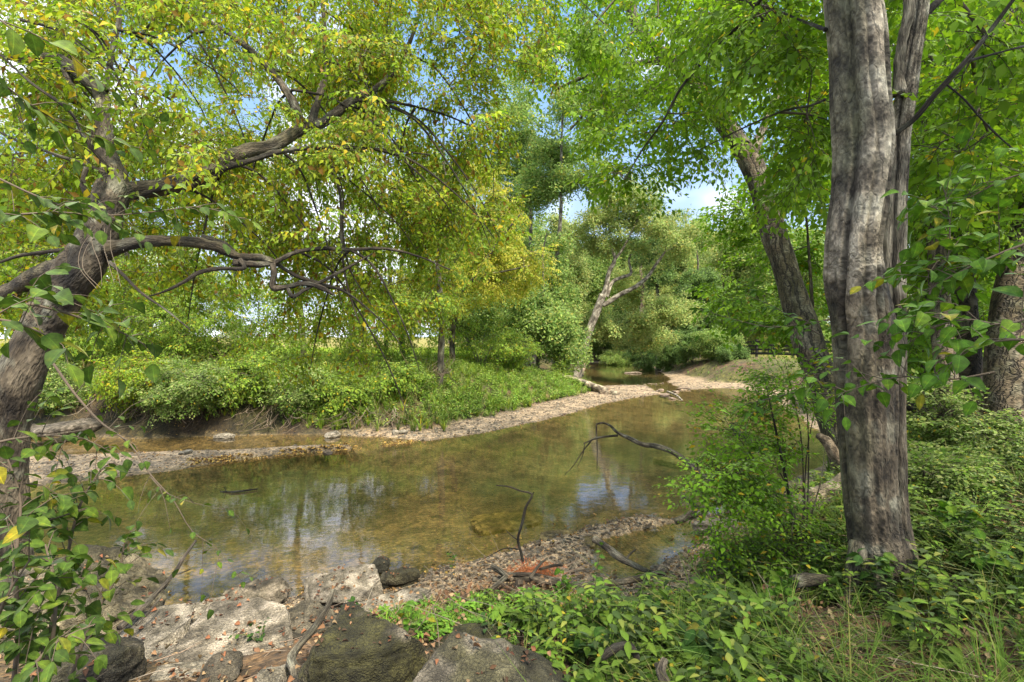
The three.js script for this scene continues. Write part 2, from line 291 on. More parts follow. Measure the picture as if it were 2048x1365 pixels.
const BAR = [[-16, 8.6, 1.7], [-11, 9.6, 1.55], [-9.4, 10.2, 1.35], [-7.6, 10.9, 1.0], [-6.3, 11.5, 0.5], [-5, 12.0, 0.24], [-4, 12.25, 0.12]];
function barAt(x, d) {                                      // 1 on the middle of the sand bar, 0 at its edge, negative outside
  let best = -9;
  for (let i = 1; i < BAR.length; i++) {
    const [ax, ad, ar] = BAR[i - 1], [bx, bd, br] = BAR[i], ex = bx - ax, ed = bd - ad, t = clamp(((x - ax) * ex + (d - ad) * ed) / (ex * ex + ed * ed), 0, 1), r = lerp(ar, br, t);
    best = Math.max(best, 1 - Math.hypot(x - ax - ex * t, d - ad - ed * t) / r);
  }
  return best;
}
function bank(x, d) {
  let w = 0; const o = [0, 0, 0, 0];
  for (const b of BANKS) { const q = 1 / Math.pow(0.15 + (x - b[0]) ** 2 + (d - b[1]) ** 2, 2); w += q; for (let k = 0; k < 4; k++) o[k] += q * b[2 + k]; }
  return o.map((v) => v / w);
}
function land(x, d) {                                       // height and what the ground is
  const far = Math.hypot(x, d) > 90, s = far ? 40 : toPool(x, d) + 0.16 * fbm(x * 0.9, 0, d * 0.9, 3), [m, H, L, green] = bank(x, d);
  let h, wet = 0, gravel = 0;
  const bump = 0.05 * fbm(x * 0.8, 3, d * 0.8, 3) + 0.02 * fbm(x * 4, 5, d * 4, 2);
  if (s < 0) {
    h = -0.03 - 0.46 * (1 - Math.exp(s * 0.42)) + bump * 0.5 + 0.05 * fbm(x * 0.5, 8, d * 0.5, 3);
    const b = barAt(x, d); if (b > -1.2) h = Math.max(h, lerp(h, 0.02 + 0.10 * clamp(b, 0, 1) ** 0.6 + bump * 0.2, smoothstep(b, -1.2, 0.06)));
    if (b > -0.1) gravel = smoothstep(b, -0.1, 0.15);
    wet = smoothstep(-h, -0.02, 0.03);
  } else {
    const t = clamp((s - m) / L, 0, 1), flat = 0.015 + 0.1 * clamp(s / Math.max(m, 0.1), 0, 1);
    h = flat + (H - flat) * (1 - (1 - t) ** 2 * (1 + 0.3 * t)) * 1 + bump * clamp(s * 2, 0, 1);
    gravel = 1 - smoothstep(s + 0.3 * fbm(x * 1.3, 9, d * 1.3, 3), m * 0.85, m * 0.85 + 0.35); gravel *= smoothstep(m, 0.25, 0.6);
    wet = 1 - smoothstep(h, 0.0, 0.035);
  }
  if (far) h = 1.5;
  if (d > 60) h = lerp(h, 1.5 + 0.5 * fbm(x * 0.01, 2, d * 0.01, 2) + Math.max(0, d - 150) * 0.012, smoothstep(d, 60, 110));
  return { h, s, gravel, wet, green, m };
}
const ground = (x, z) => land(x, -z).h;
// where the ray through a pixel meets the ground (or the water, with over = true)
function hit(px, py, over = false) {
  const dx = (px - CX) / FPX, dy = -(py - CY) / FPX; let last = 0.5;
  for (let d = 0.6; d < 80; d += 0.05 + d * 0.004) { const y = EYE + dy * d, g = ground(dx * d, -d); if (y < (over ? Math.max(g, 0) : g)) { last = d; return V(dx * d, over ? Math.max(g, 0) : g, -d); } }
  return V(dx * 60, ground(dx * 60, -60), -60);
}
const onGround = (x, d) => V(x, ground(x, -d), -d);
{
  const NX = 470, ND = 470, xs = [], ds = [];
  for (let i = 0; i <= NX; i++) { const u = i / NX * 2 - 1; xs.push(15 * u + 385 * Math.sign(u) * Math.abs(u) ** 6); }
  for (let j = 0; j <= ND; j++) { const v = j / ND; ds.push(-5 + 38 * v + 560 * v ** 7); }
  const pos = [], col = [], uv = [], zone = [], R = rng(5);
  for (let j = 0; j <= ND; j++) for (let i = 0; i <= NX; i++) {
    const x = xs[i], d = ds[j], q = land(x, d), n = fbm(x * 0.7, 4, d * 0.7, 4), f = fbm(x * 3, 6, d * 3, 3);
    pos.push(x, q.h, -d); uv.push(x / 1.7, d / 1.7);
    let c; const under = d > 12 && q.s >= 0 ? (1 - smoothstep(q.s, 0.5, 1.6)) * (1 - q.gravel) * 0.62 : 0;  // shade of the far bank's undercut, painted into the soil colour
    const litter = [0.15 + 0.05 * f, 0.105 + 0.03 * f, 0.065], turf = [0.10 + 0.03 * n, 0.13 + 0.03 * n, 0.03], gr = [0.41 + 0.10 * n, 0.36 + 0.08 * n, 0.28 + 0.06 * n];
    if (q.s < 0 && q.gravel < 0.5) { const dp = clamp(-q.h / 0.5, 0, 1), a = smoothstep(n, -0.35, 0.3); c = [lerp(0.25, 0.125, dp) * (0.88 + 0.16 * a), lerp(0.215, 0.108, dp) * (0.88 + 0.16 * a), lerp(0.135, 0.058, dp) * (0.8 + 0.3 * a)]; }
    else if (d > 75 || Math.hypot(x, d) > 90) c = [0.30, 0.31, 0.06];
    else { const g = q.green * smoothstep(n + 0.35, 0, 0.5); c = litter.map((v, k) => lerp(v, turf[k], g)); const meadow = smoothstep(q.s, 6.5, 10) * (d > 12 ? 1 : 0); c = c.map((v, k) => lerp(v, [0.28, 0.30, 0.055][k], meadow)); c = c.map((v, k) => lerp(v, gr[k], q.gravel)); }
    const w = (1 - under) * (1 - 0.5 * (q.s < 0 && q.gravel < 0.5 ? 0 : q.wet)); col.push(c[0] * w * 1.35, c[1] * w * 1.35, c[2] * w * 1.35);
    zone.push(q.s < 0 && q.gravel < 0.5 ? 0 : q.gravel >= 0.5 ? 1 : d > 60 || Math.hypot(x, d) > 70 ? 3 : 2);
  }
  const parts = [[], [], [], []], w = NX + 1;
  for (let j = 0; j < ND; j++) for (let i = 0; i < NX; i++) { const a = j * w + i, z = Math.max(zone[a], 0); parts[z].push(a, a + 1, a + w, a + 1, a + w + 1, a + w); }
  const all = new THREE.BufferGeometry(), P3 = new THREE.Float32BufferAttribute(pos, 3);
  all.setAttribute('position', P3); all.setIndex(parts.flat()); all.computeVertexNormals();
  ['creek_bed', 'gravel_bank', 'ground', 'meadow'].forEach((name, k) => {
    const map = new Map(), p = [], n = [], c = [], u = [], idx = [];
    for (const a of parts[k]) { if (!map.has(a)) { map.set(a, p.length / 3); for (let e = 0; e < 3; e++) { p.push(pos[a * 3 + e]); n.push(all.attributes.normal.array[a * 3 + e]); c.push(col[a * 3 + e]); } u.push(uv[a * 2], uv[a * 2 + 1]); } idx.push(map.get(a)); }
    const g = new THREE.BufferGeometry();
    g.setAttribute('position', new THREE.Float32BufferAttribute(p, 3)); g.setAttribute('normal', new THREE.Float32BufferAttribute(n, 3)); g.setAttribute('color', new THREE.Float32BufferAttribute(c, 3)); g.setAttribute('uv', new THREE.Float32BufferAttribute(u, 2)); g.setIndex(idx);
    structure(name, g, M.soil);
  });
  const wg = new THREE.PlaneGeometry(76, 74, 1, 1); wg.rotateX(-Math.PI / 2); wg.translate(2, 0, -29);
  const wu = wg.attributes.uv; for (let k = 0; k < 4; k++) wu.setXY(k, wu.getX(k) * 76 / 2.2, wu.getY(k) * 74 / 2.2);
  structure('creek_water', wg, M.water);
}
// ---------- trees and bushes: limbs, fine twigs, a crown of sprays ----------
const Q = (x, y, z, s) => new THREE.Matrix4().compose(x, y, z, s);
function scatter(name, geometry, material, list, parent, origin = V(0, 0, 0)) {   // list of [position, quaternion, scale, tint]
  const m = shade(new THREE.InstancedMesh(geometry, material, list.length)), s = V(), c = new THREE.Color();
  list.forEach(([p, q, k, t], i) => { m.setMatrixAt(i, Q(p.clone().sub(origin), q, typeof k === 'number' ? s.set(k, k, k) : k)); m.setColorAt(i, c.setRGB(...(t ?? [1, 1, 1]))); });
  m.name = parent === scene ? numbered(name) : name; m.userData.kind = 'stuff'; parent.add(m);
  return m;
}
const X = V(1, 0, 0), Y = V(0, 1, 0);
function aim(dir, roll) { const q = new THREE.Quaternion(), yaw = Math.atan2(-dir.z, dir.x), pitch = Math.atan2(dir.y, Math.hypot(dir.x, dir.z)); q.setFromEuler(new THREE.Euler(roll, 0, 0)); return new THREE.Quaternion().setFromAxisAngle(Y, yaw).multiply(new THREE.Quaternion().setFromAxisAngle(V(0, 0, 1), pitch)).multiply(q); }
// o: at, limbs [{name, pts, ...tube options, grow: from which share of its length twigs leave}], boxes in the photograph's pixels and metres or world ellipsoids, sprays
function plant(name, label, category, o) {
  const R = rng(o.seed ?? 1), root = thing(name, label, category, o.at, o.group), nodes = [];
  for (const l of o.limbs ?? []) {
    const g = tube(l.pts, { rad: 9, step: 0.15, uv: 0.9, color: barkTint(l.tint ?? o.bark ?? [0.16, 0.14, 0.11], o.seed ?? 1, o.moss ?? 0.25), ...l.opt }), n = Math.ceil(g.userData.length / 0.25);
    for (let i = 0; i <= n; i++) if (i / n >= (l.grow ?? 0.4)) nodes.push({ p: g.userData.curve.getPoint(i / n), up: -1 });
    g.translate(-o.at.x, -o.at.y, -o.at.z);
    const lm = mesh(l.name ?? 'limb', g, l.mat ?? o.mat ?? M.bark, root); if (l.label) lm.userData.label = l.label;
  }
  const fixed = nodes.length, goals = [];
  for (const b of o.boxes ?? []) { const [x0, x1, y0, y1, d0, d1, n, thr = -0.12] = b; for (let k = 0, tries = 0; k < n && tries < n * 12; tries++) { const d = Math.sqrt(lerp(d0 * d0, d1 * d1, R())), p = P(lerp(x0, x1, R()), lerp(y0, y1, R()), d); if (fbm(p.x / (o.lump ?? 1.1) + (o.seed ?? 0), p.y / (o.lump ?? 1.1), p.z / (o.lump ?? 1.1), 2) > thr && p.y > ground(p.x, p.z) + 0.15) { goals.push(p); k++; } } }
  for (const b of o.balls ?? []) { const [c, r, n, thr = -0.2] = b; for (let k = 0, tries = 0; k < n && tries < n * 12; tries++) { const p = rand(R).multiplyScalar(Math.cbrt(R())).multiply(r).add(c); if (fbm(p.x / (o.lump ?? 1.1) + (o.seed ?? 0), p.y / (o.lump ?? 1.1), p.z / (o.lump ?? 1.1), 2) > thr && p.y > ground(p.x, p.z) + 0.1) { goals.push(p); k++; } } }
  const near = (p, m) => { let b = 0, bd = 1e9; for (let i = 0; i < m; i++) { const d = nodes[i].p.distanceToSquared(p); if (d < bd) { bd = d; b = i; } } return [b, bd]; };
  const order = goals.map((p) => [p, near(p, fixed)[1]]).sort((a, b) => a[1] - b[1]), tips = [];
  for (const [p] of order) {
    let [i] = near(p, nodes.length); const a = nodes[i].p, len = a.distanceTo(p), n = Math.max(1, Math.round(len / (o.seg ?? 0.35)));
    for (let k = 1; k <= n; k++) { const t = k / n, q = a.clone().lerp(p, t); if (k < n) { q.addScaledVector(rand(R), len * 0.045); q.y += Math.sin(Math.PI * t) * len * (o.arch ?? 0.09); } nodes.push({ p: q, up: i }); i = nodes.length - 1; }
    tips.push(i);
  }
  const load = new Float32Array(nodes.length); for (const i of tips) for (let k = i; k >= 0; k = nodes[k].up) load[k]++;
  const rt = o.twig ?? 0.003, radius = (i) => Math.min(rt * Math.pow(Math.max(load[i], 1), 0.42), o.twigMax ?? 0.035), tb = new GB(), tw = o.twigTint ?? [0.06, 0.048, 0.034];
  for (let i = fixed; i < nodes.length; i++) { const u = nodes[i].up; if (u >= 0) addStick(tb, nodes[u].p.clone().sub(o.at), nodes[i].p.clone().sub(o.at), u < fixed ? radius(i) * 1.3 : radius(u), radius(i), tw, 4); }
  if (tb.p.length) mesh('fine_branching', tb.build(), M.twig, root, 'stuff');
  if (o.leaf && nodes.length > fixed) {
    const list = [[], [], []], per = o.per ?? 4, jit = o.jit ?? 0.18;
    const put = (p, dir) => { const d = dir.clone().addScaledVector(rand(R), 0.75); d.y = d.y * 0.6 - (o.hang ?? 0.2); d.normalize(); const k = (0.7 + 0.6 * R()) * (o.size ?? 1), v = 0.92 + 0.5 * R(), y = (o.warm ?? 0) * R(); list[Math.floor(R() * 3)].push([p, aim(d, (R() - 0.5) * 1.3), k, [v * (1 + y), v, v]]); };
    const dirOf = (i) => nodes[i].up >= 0 ? nodes[i].p.clone().sub(nodes[nodes[i].up].p).normalize() : V(0, 1, 0);
    for (const i of tips) { put(nodes[i].p, dirOf(i)); for (let k = 1; k < per; k++) { let j = i; const st = Math.floor(R() * 3); for (let s = 0; s < st && nodes[j].up >= fixed; s++) j = nodes[j].up; put(nodes[j].p.clone().addScaledVector(rand(R), jit * R()), dirOf(j)); } }
    list.forEach((l, k) => { if (l.length) scatter('crown', SP[o.leaf + k], M.leaf, l, root, o.at); });
  }
  root.userData.nodes = undefined;
  return root;
}
// bark colour: base with lichen, moss, dark patches and painted shade in hollows
function barkTint(base, seed, moss = 0.2) {
  return (q, n, rel) => {
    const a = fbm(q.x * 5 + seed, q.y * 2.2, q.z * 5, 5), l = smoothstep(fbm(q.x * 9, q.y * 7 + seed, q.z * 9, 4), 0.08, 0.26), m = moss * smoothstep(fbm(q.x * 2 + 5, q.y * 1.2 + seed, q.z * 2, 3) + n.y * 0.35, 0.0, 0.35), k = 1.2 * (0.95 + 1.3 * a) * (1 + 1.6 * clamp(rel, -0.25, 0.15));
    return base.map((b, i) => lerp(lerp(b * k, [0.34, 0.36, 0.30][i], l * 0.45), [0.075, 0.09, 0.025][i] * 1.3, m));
  };
}
// points [px, py, depth, width in pixels] -> tube points
const pt = (list) => list.map(([x, y, d, w]) => [P(x, y, d), w / FPX * d / 2]);
const rough = (amp, f, seed) => (a, s, q, r) => r * amp * (fbm(q.x * f + seed, q.y * f * 0.45, q.z * f, 3));
const slimmer = (k, list) => pt(list.map(([x, y, d, w]) => [x, y, d, w * k]));
// ---------- the crooked tree on the left bank ----------
const old = { rad: 40, step: 0.035, disp: (a, s, q, r) => r * (0.20 * fbm(q.x * 4, q.y * 2.2, q.z * 4, 3) + 0.13 * fbm(q.x * 14, q.y * 6, q.z * 14, 3) + 0.05 * fbm(q.x * 40, q.y * 18, q.z * 40, 2) + 0.05 * Math.sin(3 * a + s * 1.3)) };
const mid = { rad: 20, step: 0.03, disp: (a, s, q, r) => r * (0.35 * fbm(q.x * 8 + 3, q.y * 5, q.z * 8, 3) + 0.22 * fbm(q.x * 30, q.y * 16, q.z * 30, 3)) };
const thin = { rad: 9, step: 0.04, disp: (a, s, q, r) => r * (0.45 * fbm(q.x * 12 + 5, q.y * 8, q.z * 12, 3) + 0.3 * fbm(q.x * 40, q.y * 30, q.z * 40, 2)) };
const oldBark = [0.115, 0.095, 0.068], limbBark = [0.085, 0.07, 0.052];
const droops = [];
{
  const R = rng(99), from = [[150, 40, 4.7], [235, 60, 5.0], [300, 180, 5], [420, 60, 6.0], [330, 30, 5.8], [520, 130, 5.9], [585, 180, 5.7], [645, 120, 6.0], [700, 210, 5.9], [560, 300, 5.2], [460, 325, 5.1], [650, 296, 5.3], [745, 298, 5.6], [820, 110, 6.4], [760, 205, 6.1], [330, 370, 4.9], [590, 500, 5.2], [700, 500, 5.4], [640, 570, 5.2], [100, 130, 5.05], [40, 40, 4.6], [830, 216, 6.3]];
  for (const [x, y, d] of from) for (let k = 0; k < 1 + (R() < 0.5); k++) { const w = 110 + 170 * R(), h = 90 + 230 * R(), e = 0.2 + 0.9 * R(), kx = R() < 0.2 ? -0.5 : 1; droops.push({ name: 'limb', grow: 0.15, opt: { rad: 6, step: 0.07, disp: rough(0.3, 12, x) }, tint: [0.07, 0.057, 0.042], pts: pt([[x, y, d, 6], [x + kx * w * 0.3, y + h * 0.12, d + e * 0.3, 4.5], [x + kx * w * 0.62, y + h * 0.45, d + e * 0.6, 3.5], [x + kx * w * 0.86, y + h * 0.78, d + e * 0.85, 2.6], [x + kx * w, y + h * 1.05, d + e, 1.6]]) }); }
}
plant('crooked_tree', 'crooked old tree with lichen grey bark leaning over the creek from the left bank', 'tree', {
  at: P(5, 1062, 4.6), seed: 3, mat: M.bark, bark: oldBark, leaf: 'elm', per: 4, jit: 0.22, hang: 0.42, twig: 0.0022, twigMax: 0.022, arch: 0.05, warm: 0.12, lump: 0.8,
  limbs: [
    { name: 'trunk', grow: 0.8, opt: old, pts: slimmer(0.76, [[-15, 1150, 4.65, 150], [0, 1040, 4.6, 108], [8, 950, 4.6, 92], [16, 850, 4.55, 86], [38, 760, 4.5, 92], [82, 660, 4.5, 92], [125, 590, 4.5, 98], [165, 535, 4.5, 100], [195, 485, 4.55, 90], [212, 425, 4.6, 78], [228, 378, 4.65, 80], [232, 352, 4.7, 60], [224, 325, 4.74, 38], [216, 300, 4.77, 28]]) },
    { name: 'limb', grow: 0.6, opt: { ...old, rad: 26 }, label: 'thick side stem sloping down to the left edge', pts: slimmer(0.72, [[170, 525, 4.55, 56], [125, 536, 4.7, 56], [80, 552, 4.85, 52], [35, 576, 5.0, 46], [-30, 620, 5.2, 50], [-70, 760, 5.3, 60], [-95, 900, 5.3, 64], [-110, 1040, 5.3, 74]]) },
    { name: 'limb', grow: 0.35, opt: { ...old, rad: 26 }, pts: slimmer(0.82, [[222, 385, 4.65, 60], [270, 380, 4.75, 48], [330, 373, 4.9, 42], [395, 358, 5.05, 40], [440, 330, 5.2, 36], [485, 305, 5.3, 34], [545, 292, 5.45, 30], [585, 268, 5.6, 28], [625, 248, 5.75, 22]]) },
    { name: 'limb', opt: mid, tint: limbBark, pts: pt([[600, 258, 5.65, 20], [590, 215, 5.7, 16], [565, 172, 5.8, 14], [530, 130, 5.9, 13], [485, 88, 6.0, 11], [430, 50, 6.1, 9], [370, 12, 6.2, 7], [300, -40, 6.3, 5]]) },
    { name: 'limb', opt: mid, tint: limbBark, pts: pt([[622, 250, 5.75, 16], [635, 205, 5.85, 14], [650, 150, 6.0, 13], [650, 90, 6.1, 11], [646, 20, 6.2, 8], [640, -60, 6.3, 6]]) },
    { name: 'limb', opt: mid, tint: limbBark, pts: pt([[630, 256, 5.75, 18], [665, 232, 5.85, 17], [700, 204, 5.95, 16], [745, 182, 6.1, 13], [785, 148, 6.2, 11], [815, 95, 6.4, 8], [835, 40, 6.5, 6], [850, -30, 6.6, 4]]) },
    { name: 'limb', opt: thin, tint: limbBark, pts: pt([[705, 203, 5.95, 8], [770, 203, 6.1, 7], [840, 216, 6.3, 5], [900, 234, 6.5, 4], [960, 262, 6.7, 3]]) },
    { name: 'limb', opt: thin, tint: limbBark, pts: pt([[270, 392, 4.75, 16], [340, 372, 4.8, 14], [420, 346, 4.9, 12], [500, 322, 5.0, 11], [560, 304, 5.1, 10], [650, 295, 5.3, 8], [750, 298, 5.6, 5], [860, 310, 6, 3]]) },
    { name: 'limb', opt: thin, tint: limbBark, pts: pt([[655, 296, 5.3, 7], [665, 340, 5.35, 6], [680, 390, 5.4, 6], [682, 470, 5.45, 5], [688, 540, 5.5, 4], [705, 610, 5.6, 3], [720, 650, 5.65, 2]]) },
    { name: 'limb', opt: thin, tint: limbBark, pts: pt([[664, 335, 5.35, 5], [684, 380, 5.5, 4], [686, 470, 5.6, 4], [700, 540, 5.7, 3], [742, 610, 5.8, 2]]) },
    { name: 'limb', grow: 0.3, opt: mid, tint: oldBark, pts: pt([[230, 362, 4.7, 42], [214, 320, 4.75, 30], [208, 270, 4.8, 26], [206, 225, 4.85, 25], [198, 185, 4.9, 26], [165, 150, 4.95, 26], [125, 124, 5.0, 22], [85, 116, 5.05, 16], [45, 118, 5.1, 13], [-20, 110, 5.2, 10]]) },
    { name: 'limb', grow: 0.3, opt: thin, tint: limbBark, pts: pt([[208, 180, 4.9, 14], [218, 135, 5, 11], [228, 80, 5.1, 10], [238, 35, 5.2, 9], [225, -30, 5.3, 7]]) },
    { name: 'limb', grow: 0.3, opt: thin, tint: limbBark, pts: pt([[120, 125, 5.0, 12], [138, 165, 4.95, 13], [148, 205, 4.9, 12], [90, 155, 4.9, 10]].slice(0, 3)) },
    { name: 'limb', grow: 0.35, opt: thin, tint: limbBark, pts: pt([[226, 352, 4.6, 10], [200, 318, 4.5, 8], [165, 270, 4.4, 7], [140, 225, 4.3, 6], [60, 165, 4.2, 5], [0, 110, 4.1, 4]]) },
    { name: 'limb', grow: 0.35, opt: thin, tint: limbBark, pts: pt([[218, 350, 4.6, 9], [170, 330, 4.6, 7], [110, 310, 4.6, 6], [40, 285, 4.6, 5], [-30, 250, 4.6, 4]]) },
    { name: 'limb', grow: 0.2, opt: thin, tint: limbBark, pts: pt([[180, 400, 4.6, 11], [165, 370, 4.7, 10], [172, 335, 4.8, 9], [178, 300, 4.9, 7], [190, 240, 5, 5]]) },
    { name: 'limb', grow: 0.5, opt: { ...mid, rad: 22 }, tint: [0.085, 0.07, 0.042], label: 'mossy dead limb reaching right over the water', pts: slimmer(0.82, [[212, 500, 4.5, 44], [270, 488, 4.55, 30], [330, 482, 4.6, 27], [395, 486, 4.7, 27], [440, 496, 4.8, 25], [475, 514, 4.9, 22], [520, 516, 5, 15], [546, 524, 5.05, 13]]) },
    { name: 'limb', opt: thin, tint: [0.05, 0.042, 0.035], pts: pt([[402, 474, 4.75, 10], [430, 482, 4.8, 12], [450, 490, 4.85, 12], [470, 508, 4.9, 8]]) },
    { name: 'limb', opt: thin, tint: limbBark, pts: pt([[465, 525, 4.85, 16], [505, 530, 4.95, 12], [545, 526, 5.05, 11], [590, 506, 5.15, 8], [640, 498, 5.25, 8], [700, 500, 5.4, 7], [770, 498, 5.6, 6], [835, 513, 5.8, 4], [900, 540, 6, 3]]) },
    { name: 'limb', grow: 0.7, opt: thin, tint: limbBark, pts: pt([[545, 524, 5.05, 12], [547, 548, 5.05, 12], [545, 576, 5.05, 13], [570, 575, 5.05, 11], [610, 568, 5.1, 10], [650, 580, 5.2, 9], [668, 592, 5.25, 5]]) },
    { name: 'limb', grow: 0.7, opt: thin, tint: limbBark, pts: pt([[550, 528, 5.1, 8], [600, 556, 5.3, 8], [640, 568, 5.4, 7], [692, 582, 5.5, 4]]) },
    { name: 'limb', grow: 0.6, opt: thin, tint: limbBark, pts: pt([[480, 520, 4.85, 10], [488, 537, 4.8, 9], [440, 538, 4.75, 8], [400, 545, 4.7, 8], [365, 566, 4.65, 7], [325, 585, 4.6, 5], [290, 595, 4.55, 3]]) },
    { name: 'limb', grow: 0.3, opt: thin, tint: limbBark, pts: pt([[575, 578, 5.05, 8], [585, 594, 5.0, 8], [610, 580, 5.1, 7], [650, 560, 5.2, 6], [715, 525, 5.4, 5], [745, 508, 5.5, 3]]) },
    { name: 'limb', grow: 0.3, opt: thin, tint: limbBark, pts: pt([[216, 522, 4.5, 8], [250, 555, 4.45, 6], [280, 585, 4.4, 5], [330, 620, 4.3, 4], [380, 660, 4.25, 3]]) },
    { name: 'limb', grow: 0.2, opt: thin, tint: limbBark, pts: pt([[150, 498, 4.45, 9], [90, 505, 4.4, 8], [40, 512, 4.4, 7], [0, 525, 4.4, 6], [-40, 540, 4.4, 5]]) },
    ...droops,
  ],
  boxes: [[-60, 430, -80, 330, 4.3, 7.6, 210], [380, 780, -80, 330, 5.2, 8.6, 230], [700, 1000, -70, 280, 5.8, 8.4, 135, -0.04], [960, 1090, -70, 150, 6.2, 8.2, 26, -0.05], [760, 1010, 240, 470, 6, 8, 70, -0.02], [260, 720, 300, 560, 5.2, 8.6, 150], [-60, 200, 320, 640, 5, 8, 80], [560, 880, 360, 640, 6, 9.5, 75], [420, 760, 560, 740, 6, 9, 14, 0]],
});

{ // wiry vine round the fork
  const R = rng(98), at = P(200, 520, 4.3), root = thing('vine', 'wiry vine stems looped round the fork of the crooked tree', 'vine', at);
  for (let k = 0; k < 5; k++) { const x = 175 + 50 * R(), y = 455 + 30 * R(), w = (R() - 0.5) * 60, g = tube([[x, y], [x + w * 0.6 - 12, y + 35], [x + w - 8, y + 75], [x + w * 0.4 + 12, y + 105 + 20 * R()]].map(([a, b]) => [P(a, b, 4.30 + 0.05 * R()), 0.0022]), { rad: 5, step: 0.04, color: () => [0.16, 0.13, 0.095] }); g.translate(-at.x, -at.y, -at.z); mesh('stem', g, M.twig, root); }
}
// ---------- the fluted double trunk on the right ----------
const flute = (sd, ) => (a, s, q, r) => { const w = a + 0.5 * Math.sin(s * 0.9 + sd) + 0.35 * fbm(q.y * 1.1 + sd, 0, 2, 3); const gr = (f, o) => -Math.pow(0.5 + 0.5 * Math.cos(f * w + o), 12); const lo = 0.45 + 0.55 * smoothstep(q.y, 1.9, 3.2); return r * (-0.02 + 0.07 * Math.sin(3 * w + sd) + 0.21 * lo * gr(5, 1.1 * sd + 0.5 * Math.sin(s * 0.7)) + 0.13 * lo * gr(8, 2.3 * sd + 0.6 * s) + 0.02 * Math.sin(11 * w + 2 * sd) + 0.10 * fbm(q.x * 3.2, q.y * 0.9 + sd, q.z * 3.2, 3) + 0.05 * fbm(q.x * 16, q.y * 2.4, q.z * 16, 4) + 0.02 * fbm(q.x * 50, q.y * 14, q.z * 50, 2)); };
const greyBark = [0.32, 0.285, 0.23];
const flutedTint = (sd) => (q, n, rel) => { const a = fbm(q.x * 6 + sd, q.y * 1.5, q.z * 6, 5), st = fbm(q.x * 24, q.y * 2.2, q.z * 24, 4), low = smoothstep(q.y, 2.9, 1.4), l = smoothstep(fbm(q.x * 9, q.y * 6, q.z * 9 + sd, 4), 0.08, 0.2), m = smoothstep(fbm(q.x * 2.4, q.y * 0.9, q.z * 2.4 + 3, 3) - n.x * 0.5, 0.22, 0.6), base = [0.18, 0.148, 0.108].map((v, i) => lerp(v, greyBark[i] * 1.15, low)), k = 1.25 * (0.98 + 0.75 * a + 0.65 * st) * (1 + 1.5 * Math.max(-0.48, clamp(rel, -0.4, 0.1) * 2.2)); return base.map((b, i) => lerp(lerp(b * k, [0.36, 0.36, 0.29][i], l * 0.4), [0.08, 0.09, 0.03][i], m * 0.55)); };  // groove depth darkens the bark: shade put into the colour
